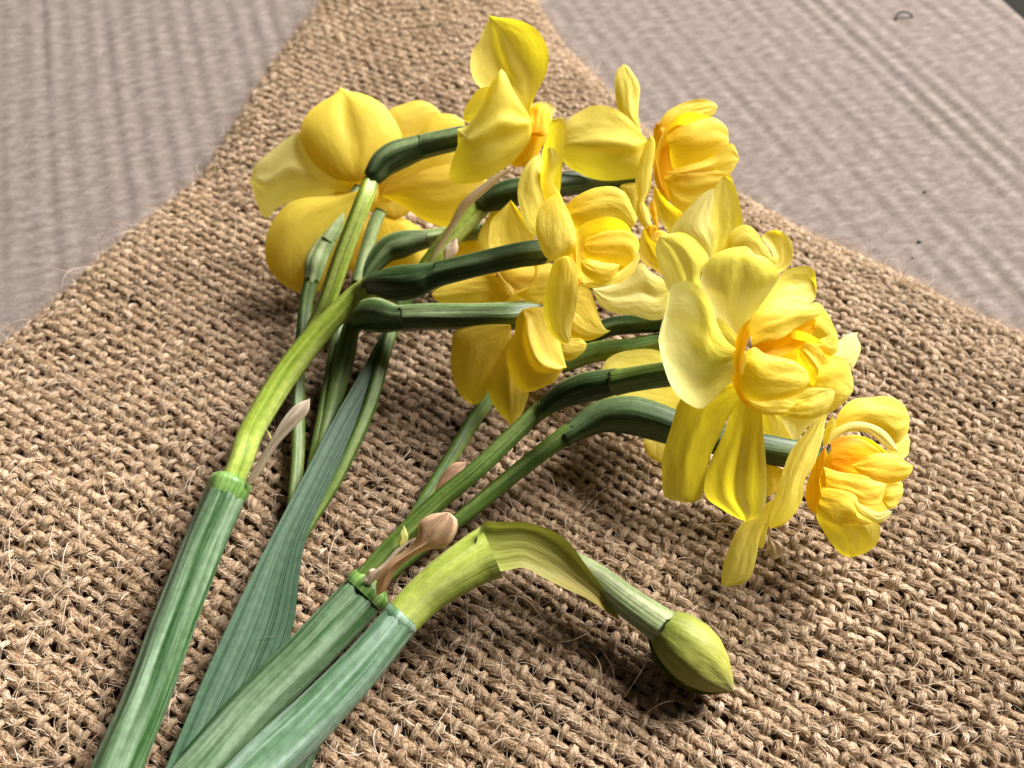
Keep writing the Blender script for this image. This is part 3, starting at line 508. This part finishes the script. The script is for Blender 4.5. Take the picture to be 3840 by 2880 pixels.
tube('ovary', f4, tp('M3', -330, 1030, 2.08, 18, -200, 950, 2.16, 23, -50, 890, 2.24, 28, 120, 835, 2.32, 30, 330, 790, 2.4, 28, 480, 765, 2.46, 27), OVA, 36, 28, 6, .03)
tube('floral_tube', f4, tp('M3', 430, 772, 2.44, 27, 900, 700, 2.25, 26, 1400, 655, 2.0, 24, 1900, 640, 1.95, 22, 2060, 600, 1.95, 12), OVA, 36, 28, 6, .04)
z = 2.95
pet(f4, 'M2', (960, 800), (850, 690, 740, 590, 690, 430, 680, 250, 700, 130), (945, 730, 920, 580, 925, 420, 938, 300, 915, 220, 860, 140, 820, 80), (772, 58), z-.15, dd=.4, cup=.2, tilt=-.15, ruf=.1)
pet(f4, 'M2', (1020, 860), (930, 740, 820, 620, 700, 530, 560, 485, 430, 490, 320, 550, 210, 620, 120, 760), (980, 1000, 930, 1215, 760, 1255, 600, 1268, 430, 1240, 280, 1170, 180, 1110, 110, 1010), (85, 900), z+.05, dd=-.3, cup=.22, ridge=.14, ruf=.06)
pet(f4, 'M3', (2040, 760), (1860, 690, 1640, 722, 1700, 800, 1780, 960), (1960, 900, 1920, 1050, 1880, 1130), (1850, 1150), z-.4, cup=.15)
pet(f4, 'M6', (700, 150), (688, 300, 740, 480, 820, 600), (770, 240, 870, 345, 1000, 440, 1000, 480, 930, 590), (862, 652), z-.1, dd=.1, cup=-.2, mat=INN)
pet(f4, 'M6', (690, 300), (650, 350, 665, 450, 700, 560), (720, 380, 735, 480, 745, 560), (735, 620), z-.15, cup=.3, mat=ORG, nu=14, nv=9)
pet(f4, 'M3', (2050, 20), (1990, 180, 1930, 320, 1880, 520, 1850, 640, 1870, 800, 1882, 900, 1865, 1000, 1880, 1160, 1960, 1290, 2040, 1325), (2112, 80, 2127, 180, 2110, 350, 2085, 480, 2070, 750, 2000, 900, 1985, 955, 2045, 1050, 2062, 1200, 2100, 1285), (2152, 1310), z+.5, dd=-.2, cup=.3, ruf=.1, nu=34)
pet(f4, 'M2', (1090, 1000), (1200, 720, 1400, 560, 1650, 600, 1800, 750), (1180, 1350, 1350, 1480, 1600, 1400, 1800, 1200), (1880, 1000), z-.15, cup=-.4, mat=INN, name='inner_petal')
pet(f4, 'M2', (1110, 660), (1075, 760, 1090, 900, 1075, 1150, 1100, 1300, 1180, 1440), (1200, 720, 1230, 880, 1275, 1080, 1287, 1250, 1272, 1420), (1248, 1492), z+.15, cup=.3, mat=ORG, name='corona', ruf=.1)
pet(f4, 'M2', (1180, 1230), (1450, 1150, 1700, 1150, 1880, 1205), (1240, 1400, 1270, 1510, 1400, 1595, 1600, 1510, 1800, 1390), (1905, 1280), z-.05, dd=.2, cup=.2, mat=INN, name='inner_petal')
pet(f4, 'M2', (1150, 770), (1130, 690, 1200, 570, 1300, 500, 1430, 440, 1600, 418, 1715, 462), (1230, 780, 1350, 720, 1530, 660, 1690, 595, 1725, 550), (1746, 500), z, dd=.2, cup=.25, mat=INN, name='inner_petal')
pet(f4, 'M2', (1190, 760), (1210, 680, 1320, 575, 1440, 500, 1600, 470, 1700, 468), (1260, 790, 1380, 720, 1530, 655, 1690, 590, 1720, 550), (1746, 502), z+.2, dd=.15, cup=.3, mat=INN, name='inner_petal')
pet(f4, 'M2', (1200, 1180), (1500, 1090, 1700, 1020, 1840, 880, 1905, 890, 1950, 980), (1400, 1250, 1600, 1240, 1850, 1210, 1930, 1110), (1967, 1050), z+.1, dd=.3, cup=.2, mat=INN, name='inner_petal', ruf=.12)
pet(f4, 'M2', (1180, 900), (1215, 800, 1330, 720, 1500, 655, 1690, 605, 1790, 660, 1845, 740), (1250, 1000, 1290, 1150, 1450, 1175, 1600, 1140, 1720, 1055, 1820, 960), (1858, 850), z+.4, dd=.1, cup=.42, wide=True, mat=INN, name='inner_petal')

# ---- stalk with the torn node and orange bract, carrying the large bright flower
C = stalk('flattened green daffodil stalk with a withered orange bract, carrying the largest double flower', q('D', 433, 1659), .45)
tube('stem', C, tp('D', 310, 1790, .42, 54, 433, 1659, .42, 53, 560, 1515, .42, 51, 680, 1395, .44, 50, 770, 1300, .46, 50, 797, 1273, .47, 46), STEM, 90, 40, 6, .06, .8)
tube('node', C, tp('D', 783, 1287, .465, 50, 793, 1276, .475, 53, 803, 1265, .49, 50, 810, 1258, .5, 36, 813, 1255, .5, 10), NODE, 18, 36, 5, .03, .85)
tube('pedicel', C, tp('K6', 1540, 1150, .65, 17, 1700, 975, .75, 19, 1850, 830, .85, 20, 2000, 690, 1.0, 20, 2200, 525, 1.2, 19)+tp('M5', 1000, 1540, 1.4, 18, 1150, 1440, 1.6, 20), PEDD, 70, 22, 3, .08)
tube('pedicel', C, tp('D', 815, 1262, .4, 13, 905, 1185, .45, 15, 1000, 1115, .55, 16, 1100, 1032, .65, 17, 1200, 955, .8, 19, 1240, 930, .88, 22), PEDD, 60, 20, 3, .08)
tube('pedicel', C, tp('D', 808, 1262, .35, 13, 890, 1125, .3, 14, 960, 1010, .26, 15, 1050, 868, .22, 16, 1110, 805, .4, 18, 1190, 780, .9, 22), PEDD, 60, 20, 3, .08)
tube('pedicel', C, tp('D', 806, 1264, .15, 10, 892, 1128, .12, 11, 962, 1012, .1, 11, 1050, 872, .1, 12, 1130, 800, .25, 13, 1230, 755, .7, 16), PEDD, 60, 16)
pet(C, 'K6', (1640, 1230), (1640, 1150, 1700, 1050, 1800, 975, 1862, 910, 1880, 820, 1945, 778), (1690, 1200, 1750, 1090, 1850, 1010, 1930, 975, 2030, 955, 2085, 875, 2088, 810), (2035, 768), .95, dd=-.2, cup=.3, mat=PAO, name='bract', ruf=.2, ridge=.2)
pet(C, 'K6', (1590, 1170), (1600, 1110, 1680, 1050, 1740, 980), (1625, 1150, 1700, 1080, 1760, 1000), (1850, 905), .95, cup=.4, mat=PAP, name='bract', ruf=.3, nu=14, nv=9)
pet(C, 'K6', (1770, 960), (1760, 930, 1775, 880), (1810, 930, 1815, 890), (1790, 840), 1.05, cup=.4, mat=PALE, name='bract', ruf=.3, nu=12, nv=7)
pet(C, 'K6', (1560, 1150), (1580, 1110, 1610, 1080), (1600, 1170, 1640, 1130), (1640, 1085), .95, cup=.5, mat=PAP, name='bract', ruf=.4, nu=12, nv=7)
pet(C, 'K6', (1950, 700), (1985, 590, 2060, 500), (2030, 650, 2110, 560), (2140, 490), .75, cup=.3, mat=PAO, name='bract', ruf=.1)
# hidden flower below, its petals showing between the tubes
f10 = flower(C, q('K4', 850, 1400), 1.5, 'flower lying under the largest flower, petals showing between the green tubes')
tube('floral_tube', f10, tp('K4', 0, 1210, .98, 22, 200, 1140, 1.1, 23, 400, 1120, 1.25, 23, 640, 1085, 1.4, 23, 800, 1150, 1.5, 22), OVL if False else PEDD, 30, 24, 6, .05)
pet(f10, 'K4', (820, 1380), (600, 1140, 400, 1130, 280, 1180, 235, 1290), (700, 1580, 450, 1590, 300, 1545, 240, 1480), (226, 1400), 1.0, dd=-.05, cup=.15)
pet(f10, 'K4', (800, 1500), (600, 1560, 500, 1650, 497, 1705, 530, 1760), (760, 1620, 730, 1730, 650, 1795), (590, 1793), .85, cup=.2)
pet(f10, 'M8', (880, 180), (890, 350, 930, 480), (1040, 245, 1090, 380, 1155, 470, 1100, 520), (1010, 530), 1.15, cup=.15)
pet(f10, 'M8', (1150, 200), (1035, 240, 1075, 350, 1120, 430), (1380, 240, 1330, 270, 1240, 360), (1155, 472), 1.45, cup=-.25, mat=PALE)
# flower behind, towards the cardboard
f9 = flower(C, q('M6', 1300, 1000), 2.4, 'flower half hidden behind the largest one, with one tall pointed petal')
tube('floral_tube', f9, tp('K4', 60, 1100, .85, 18, 160, 1050, 1.0, 20, 300, 990, 1.2, 21, 450, 975, 1.4, 21, 640, 960, 1.7, 20, 800, 900, 2.0, 18), OVA, 30, 22, 6, .05)
z = 2.5
pet(f9, 'M6', (1330, 920), (1250, 720, 1235, 500, 1285, 300, 1340, 170, 1380, 90), (1450, 820, 1620, 640, 1615, 500, 1585, 320, 1545, 180, 1500, 90), (1440, 50), z+.1, dd=.2, cup=-.2, ruf=.06)
pet(f9, 'M6', (1300, 920), (1150, 820, 960, 720, 870, 640, 960, 490, 1060, 380, 1180, 260, 1270, 205), (1330, 700, 1290, 500, 1310, 330), (1322, 180), z+.3, dd=.1, cup=.2, mat=PALE, ruf=.05)
pet(f9, 'M6', (1450, 1000), (1750, 960, 1925, 900, 1880, 780, 1815, 685, 1880, 630), (1750, 1080, 2000, 1060, 2100, 985, 2143, 850, 2130, 730, 2060, 650), (1965, 613), z-.4, dd=.1, cup=-.3, ruf=.12)
pet(f9, 'M6', (1420, 900), (1470, 680, 1550, 590, 1660, 560, 1750, 620, 1830, 740, 1900, 840), (1600, 1000, 1800, 1000, 1900, 980), (1928, 940), z+.2, dd=.1, cup=.2)
pet(f9, 'M6', (830, 1130), (720, 1040, 570, 940, 545, 800, 560, 680), (790, 900, 740, 780, 660, 710), (590, 600), z-.2, cup=-.2, mat=INN)
pet(f9, 'M6', (760, 800), (600, 740, 570, 680, 595, 600), (770, 680, 730, 580), (660, 560), z-.1, cup=.2, mat=ORG, nu=14)
pet(f9, 'M6', (720, 800), (660, 740, 700, 640, 760, 620), (900, 820, 880, 720), (830, 640), z-.05, cup=.2, mat=INN, nu=14)
pet(f9, 'M6', (870, 1240), (780, 1115, 660, 1050, 560, 950, 480, 1050, 330, 1150, 200, 1200), (860, 1400, 800, 1530, 660, 1550, 480, 1502, 270, 1472, 150, 1400, 90, 1310), (58, 1222), z-.2, dd=-.3, cup=.12, mat=PALE, ridge=-.12, ruf=.05)
# its neighbour at the far end of the bunch: the large bright flower
f7 = flower(C, q('M7', 860, 900), 4.2, 'largest flower, double, with a rounded orange-based cup')
tube('ovary', f7, tp('M5', 1080, 1490, 1.5, 18, 1200, 1400, 1.68, 23, 1350, 1315, 1.9, 30, 1500, 1265, 2.1, 33, 1650, 1230, 2.3, 33, 1800, 1200, 2.45, 30, 1880, 1185, 2.55, 28), OVA, 40, 28, 6, .03)
tube('floral_tube', f7, tp('M5', 1830, 1205, 2.5, 29, 2000, 1175, 2.7, 27, 2212, 1140, 3.0, 27)+tp('M7', 300, 1000, 3.4, 27, 600, 930, 3.8, 26, 830, 900, 4.0, 24), PEDD, 40, 28, 6, .05)
z = 4.2
pet(f7, 'M7', (1500, 800), (1830, 690, 1890, 645, 1960, 625), (1800, 950, 1940, 975, 2000, 865, 2028, 780, 2015, 700, 1985, 655), (2012, 618), z-.5, dd=.3, cup=.2, mat=PALE)
pet(f7, 'M6', (1560, 1580), (1200, 1450, 900, 1320, 820, 1200, 760, 1000, 715, 850, 720, 760), (1400, 1300, 1200, 1200, 1180, 1060, 1265, 920, 1220, 820, 1100, 690, 980, 637, 870, 650), (768, 678), z-.2, dd=-.3, cup=-.2, mat=PALE, ridge=.15, ruf=.06)
pet(f7, 'M7', (1000, 500), (1100, 300, 1230, 130, 1300, 50, 1400, 5, 1520, -2, 1590, 40), (1040, 470, 1200, 380, 1370, 350, 1540, 355, 1600, 290), (1614, 190), z-.05, dd=.4, cup=-.25, ruf=.08)
pet(f7, 'M6', (1660, 1780), (1500, 1730, 1345, 1590, 1240, 1400, 1178, 1180, 1200, 1030, 1280, 900, 1400, 830, 1550, 792), (1730, 1520, 1860, 1320, 1970, 1150, 1995, 1070, 1925, 950, 1840, 890, 1745, 870, 1700, 820), (1655, 788), z-.02, dd=0, cup=-.3, mat=PALE, ridge=.08, ruf=.06)
pet(f7, 'M8', (780, -30), (520, 20, 330, 60, 230, 130, 180, 290, 100, 560, 88, 720, 108, 900, 200, 935), (690, 160, 610, 280, 560, 400, 490, 540, 440, 720, 420, 860, 385, 930), (300, 949), z-.35, dd=.5, cup=-.15, ridge=-.1, ruf=.06)
pet(f7, 'M8', (820, -20), (690, 130, 640, 220, 580, 400, 500, 560, 440, 700, 424, 830, 450, 920, 560, 1000, 680, 1070), (880, 180, 900, 400, 922, 650, 926, 850, 918, 960, 880, 1050), (760, 1097), z-.25, dd=.55, cup=.12, ridge=.22, ruf=.14, nv=21)
pet(f7, 'M7', (850, 870), (850, 770, 750, 680, 670, 530, 640, 370, 530, 190, 420, 140, 320, 140, 235, 200, 200, 380, 150, 550), (850, 990, 800, 1080, 690, 1190, 600, 1290, 520, 1342, 400, 1290, 290, 1200, 210, 1070, 150, 860), (128, 700), z+.05, dd=-.5, cup=-.22, mat=PALE, ruf=.05, nu=28, nv=21, wide=True)
pet(f7, 'M7', (980, 850), (830, 620, 690, 480, 600, 560), (880, 1100, 720, 1150, 600, 950), (520, 760), z-.2, cup=-.1, mat=PALE)
pet(f7, 'M7', (1010, 470), (915, 560, 845, 720, 812, 950, 820, 1080, 870, 1210, 960, 1315, 1050, 1375), (1000, 600, 950, 750, 920, 900, 910, 1080, 940, 1220, 1010, 1310), (1145, 1398), z+.5, cup=.35, mat=ORG, name='corona', ruf=.12)
pet(f7, 'M7', (930, 1000), (1050, 700, 1300, 600, 1500, 620, 1700, 750, 1800, 900), (1000, 1250, 1250, 1350, 1500, 1350, 1750, 1250), (1850, 1080), z+.05, cup=-.5, mat=INN, name='inner_petal')
pet(f7, 'M7', (1350, 600), (1530, 390, 1640, 338, 1720, 440, 1762, 540, 1805, 630), (1400, 740, 1550, 760, 1700, 790, 1785, 800), (1820, 720), z+.2, dd=.3, cup=.3, mat=INN, name='inner_petal')
pet(f7, 'M7', (960, 790), (1100, 700, 1300, 650, 1450, 560, 1590, 480), (1100, 830, 1250, 850, 1400, 790, 1540, 690), (1608, 580), z+.3, dd=.1, cup=-.35, mat=ORG, name='inner_petal')
pet(f7, 'M7', (1560, 740), (1690, 665, 1780, 638), (1660, 810, 1750, 835, 1805, 790), (1822, 700), z+.4, dd=.1, cup=.3, mat=INN, name='inner_petal')
pet(f7, 'M7', (1430, 1060), (1640, 900, 1770, 840, 1870, 880, 1930, 970, 1962, 1080), (1500, 1300, 1600, 1400, 1700, 1385, 1820, 1330, 1910, 1250), (1955, 1170), z+.3, dd=.15, cup=.35, wide=True, mat=YEL, name='inner_petal', ruf=.06)
pet(f7, 'M7', (1440, 780), (1500, 722, 1580, 724, 1660, 790, 1720, 880, 1742, 1000), (1440, 900, 1500, 1030, 1560, 1110, 1650, 1145), (1722, 1100), z+.55, dd=.05, cup=.3, mat=INN, name='inner_petal', ridge=.3)
pet(f7, 'M7', (950, 1240), (1100, 1270, 1300, 1255), (1010, 1340, 1130, 1395, 1300, 1397, 1400, 1385), (1440, 1310), z+.45, cup=.3, mat=INN, name='inner_petal')
pet(f7, 'M7', (1250, 1300), (1450, 1240, 1600, 1165, 1740, 1150), (1300, 1400, 1400, 1428, 1550, 1436, 1680, 1400, 1765, 1280), (1785, 1180), z+.55, cup=.35, wide=True, mat=YEL, name='inner_petal')
pet(f7, 'M7', (955, 720), (958, 570, 1010, 450, 1100, 380, 1230, 335, 1400, 333, 1550, 360, 1630, 400), (1000, 750, 1120, 705, 1280, 675, 1450, 560, 1600, 485), (1662, 432), z+.55, dd=.25, cup=.38, wide=True, mat=INN, name='inner_petal')
pet(f7, 'M7', (1420, 1245), (1520, 1150, 1600, 1138, 1700, 1148), (1500, 1248, 1600, 1215, 1700, 1175), (1778, 1155), z+.85, cup=.3, mat=YEL, name='inner_petal', nu=14, nv=9)
pet(f7, 'M7', (900, 960), (950, 800, 1035, 757, 1130, 820, 1250, 850, 1400, 890, 1515, 980), (888, 1080, 920, 1190, 1000, 1265, 1100, 1285, 1250, 1262, 1400, 1222, 1500, 1152), (1552, 1075), z+.75, dd=.1, cup=.42, wide=True, mat=INN, name='inner_petal', ruf=.05)
# the flower below it
f8 = flower(C, q('M8', 1330, 750), 1.9, 'double flower resting on the burlap below the largest flower')
tube('ovary', f8, tp('D', 1215, 948, .82, 20, 1255, 922, .9, 27, 1300, 900, 1.0, 36, 1360, 897, 1.12, 43, 1420, 912, 1.22, 42, 1480, 935, 1.3, 37), OVA, 40, 28, 6, .03)
tube('floral_tube', f8, tp('D', 1450, 925, 1.27, 38, 1560, 952, 1.35, 34, 1680, 975, 1.4, 33, 1740, 985, 1.42, 30, 1800, 990, 1.45, 16), OVA, 30, 26, 6, .04)
z = 1.8
pet(f8, 'M8', (1060, 680), (925, 635, 922, 760), (1030, 790, 980, 880), (928, 900), z-.5, cup=.2)
pet(f8, 'M8', (1000, 1040), (880, 1170, 862, 1300), (935, 1150, 915, 1260), (885, 1320), z-.6, cup=.2, nu=14, nv=9)
pet(f8, 'M8', (985, 925), (930, 945, 860, 1045, 750, 1090, 680, 1180, 620, 1320, 580, 1440, 563, 1600), (988, 985, 950, 1065, 910, 1125, 870, 1235, 840, 1400, 800, 1540, 730, 1592), (600, 1617), z-.45, dd=-.1, cup=.2, ridge=-.1, ruf=.06)
pet(f8, 'M8', (955, 1155), (925, 1100, 975, 930, 1020, 800, 1060, 690, 1100, 570, 1150, 480, 1250, 360, 1320, 272), (1050, 1132, 1150, 1030, 1212, 910, 1236, 760, 1300, 660, 1340, 530, 1376, 400, 1392, 300), (1412, 238), z-.1, dd=.5, roll=-25, cup=.2, ruf=.1)
pet(f8, 'M8', (1340, 1000), (1320, 1060, 1380, 1180, 1450, 1285, 1520, 1360), (1600, 1040, 1790, 1090, 1830, 1150, 1810, 1260, 1740, 1332, 1660, 1370), (1590, 1382), z-.2, dd=.1, cup=.15)
pet(f8, 'M8', (1390, 500), (1325, 600, 1258, 750, 1232, 880, 1260, 990), (1430, 640, 1420, 780, 1370, 920), (1325, 1050), z+.1, cup=.35, mat=ORG, name='corona', ruf=.1)
pet(f8, 'M8', (1880, 530), (1960, 470, 2040, 392), (1990, 595, 2050, 560), (2072, 460), z, dd=.2, cup=.2, name='inner_petal')
pet(f8, 'M8', (1830, 880), (1880, 790, 2000, 778), (1890, 1000, 1960, 972, 1998, 920), (2008, 850), z+.1, cup=.3, name='inner_petal')
pet(f8, 'M8', (1350, 760), (1450, 500, 1700, 420, 1900, 560, 1980, 700), (1380, 920, 1550, 1060, 1750, 1060, 1900, 980), (1970, 850), z+.05, cup=-.5, mat=INN, name='inner_petal')
pet(f8, 'M8', (1440, 420), (1475, 290, 1500, 230, 1560, 160, 1650, 112, 1760, 105, 1860, 95, 1950, 120, 2030, 190), (1600, 380, 1800, 390, 1920, 450, 1965, 475, 2010, 430, 2052, 370), (2064, 280), z+.2, dd=.1, cup=.35, mat=INN, name='inner_petal', ruf=.08)
pet(f8, 'M8', (1375, 500), (1385, 380, 1425, 285), (1450, 430, 1478, 340), (1455, 256), z+.3, cup=.3, mat=INN, name='inner_petal', nu=14, nv=9)
pet(f8, 'M8', (1390, 580), (1430, 460, 1540, 412, 1680, 412, 1780, 480, 1880, 540), (1440, 690, 1600, 740, 1750, 710, 1880, 650), (1962, 575), z+.3, dd=.1, cup=.3, wide=True, mat=ORG, name='inner_petal')
pet(f8, 'M8', (1395, 500), (1450, 375, 1580, 308, 1700, 303, 1830, 350, 1920, 430), (1470, 440, 1590, 378, 1720, 388, 1800, 440, 1890, 520), (1978, 545), z+.5, dd=.05, cup=.4, mat=PALE, name='inner_petal')
pet(f8, 'M8', (1310, 800), (1380, 660, 1500, 700, 1700, 730), (1400, 860, 1600, 920, 1720, 970, 1830, 950), (1885, 800), z+.3, cup=.3, wide=True, mat=INN, name='inner_petal')
pet(f8, 'M8', (1600, 650), (1760, 560, 1960, 558, 2030, 615), (1700, 740, 1880, 795, 2000, 775, 2070, 722), (2094, 655), z+.45, cup=.35, mat=INN, name='inner_petal', ruf=.1)
pet(f8, 'M8', (1310, 920), (1370, 825, 1500, 838, 1610, 872, 1660, 920, 1650, 990, 1720, 1050), (1310, 1010, 1360, 1060, 1470, 1115, 1600, 1132, 1700, 1128), (1765, 1105), z+.6, cup=.38, wide=True, mat=INN, name='inner_petal')
pet(f8, 'M8', (1610, 920), (1680, 965, 1800, 1020, 1890, 1008), (1650, 1020, 1740, 1082, 1820, 1112, 1890, 1072), (1926, 1018), z+.75, cup=.4, mat=PALE, name='inner_petal')

# ---- stalk with the unopened bud bending out of its spathe
D = stalk('pale blue-green daffodil stalk ending in a curled spathe and one closed bud', q('D', 562, 1659), .85)
tube('stem', D, tp('D', 445, 1790, .75, 60, 562, 1659, .8, 57, 680, 1545, .85, 52, 780, 1440, .95, 46, 850, 1357, 1.05, 42, 866, 1338, 1.07, 42), STEMP, 90, 40, 8, .02)
tube('node', D, tp('D', 858, 1348, 1.06, 41, 864, 1340, 1.07, 43, 869, 1334, 1.08, 42.5, 874, 1328, 1.09, 40), STEMP, 12, 32)
SPT = stem_mat('spathe_sheath', (.24, .33, .04), (.36, .42, .07), (.42, .46, .14), .45, .35)
tube('spathe_sheath', D, tp('K7', 150, 772, 1.07, 41, 280, 640, 1.2, 44, 400, 545, 1.32, 49, 500, 480, 1.4, 52, 590, 425, 1.45, 56, 655, 395, 1.48, 60), SPT, 50, 32, 5, .03, .75, caps=False)
pet(D, 'K7', (560, 390), (600, 240, 700, 232, 830, 232, 960, 268, 1070, 340, 1160, 460, 1260, 590, 1330, 700), (660, 500, 750, 495, 830, 484, 930, 535, 1060, 600, 1180, 655, 1280, 725), (1366, 778), 1.75, dd=.35, cup=-.45, mat=SPA, name='spathe', ridge=.1, ruf=.1, nu=36, nv=21, arch=.04)
tube('bud_pedicel', D, tp('K7', 620, 420, 1.0, 20, 900, 400, .75, 22, 1080, 450, .75, 25, 1240, 545, .78, 29, 1380, 655, .8, 33, 1520, 755, .82, 36, 1620, 825, .85, 39), OVL, 50, 26, 7, .05)
bud = empty('bud', at_z(q('K7', 1640, 840)[0], .8), D)
def bud_tepal(k, n=3):
    a0 = q('K7', 1590, 800)[0]; a1 = q('K7', 1990, 1168)[0]; A0, A1 = at_z(a0, .86), at_z(a1, .42)
    ax = A1-A0; ln = np.linalg.norm(ax); ax = ax/ln; e1 = nrm(np.cross(ax, [0, 0, 1.])); e2 = np.cross(e1, ax)
    nu, nv = 30, 22; u = np.linspace(0, 1, nu)
    r = np.interp(u, [0, .08, .2, .4, .58, .75, .88, .96, 1], [37, 48, 59, 66, 62, 47, 27, 10, 1])*depth_z(a0, .8)/1661.
    span = 2*np.pi/n*1.25; th = np.linspace(0, 1, nv); V = []
    for i in range(nu):
        ang = 1.15+2*np.pi/n*k + th*span + u[i]*.5
        lift = 1+.2*(th**1.5-.3)
        rr = r[i]*lift*(1+.02*np.sin(9*ang))
        V.append(A0+ax*ln*u[i] + (np.cos(ang)*rr)[:, None]*e1 + (np.sin(ang)*rr*.9)[:, None]*e2)
    grid_mesh('tepal', np.vstack(V), nu, nv, (u, th), BUD, bud)
for k in range(3): bud_tepal(k)

# ---- leaves
lf = empty('daffodil_leaf', at_z(q('D', 450, 1600)[0], .3)); lf['label'] = 'long keeled blue-green leaf lying between the two ribbed stalks'; lf['category'] = 'leaf'
petal('blade', lf, q('D', 380, 1760), q('D', 330, 1740, 400, 1560, 446, 1451, 547, 1236, 649, 1041, 735, 880, 778, 806), q('D', 460, 1720, 520, 1600, 590, 1470, 622, 1392, 637, 1334, 648, 1236, 663, 1158, 722, 1025, 780, 905, 815, 838), q('D', 835, 700), .42, zt=.95, cup=-.22, mat=LEAF, ridge=-.12, ruf=.03, nu=60, nv=25)
lf2 = empty('daffodil_leaf', at_z(q('D', 660, 1640)[0], .2)); lf2['label'] = 'small piece of leaf showing under the pale stalk'; lf2['category'] = 'leaf'
petal('blade', lf2, q('D', 590, 1790), q('D', 560, 1720, 600, 1620, 650, 1530, 700, 1470), q('D', 650, 1720, 680, 1640, 726, 1540, 745, 1480), q('D', 760, 1440), .12, zt=.12, cup=.15, mat=STEM, ridge=-.1, nu=30)
# dried scrap of flower below the bunch
sc = petal('dried_petal_scrap', None, q('M8', 940, 1190), q('M8', 920, 1300, 900, 1380), q('M8', 960, 1230, 1060, 1290, 1050, 1380), q('M8', 960, 1400), .25, cup=.3, mat=PAP, ruf=.4, nu=16, nv=11)
sc['label'] = 'shrivelled cream scrap of dried petal on the burlap under the flowers'; sc['category'] = 'scrap'
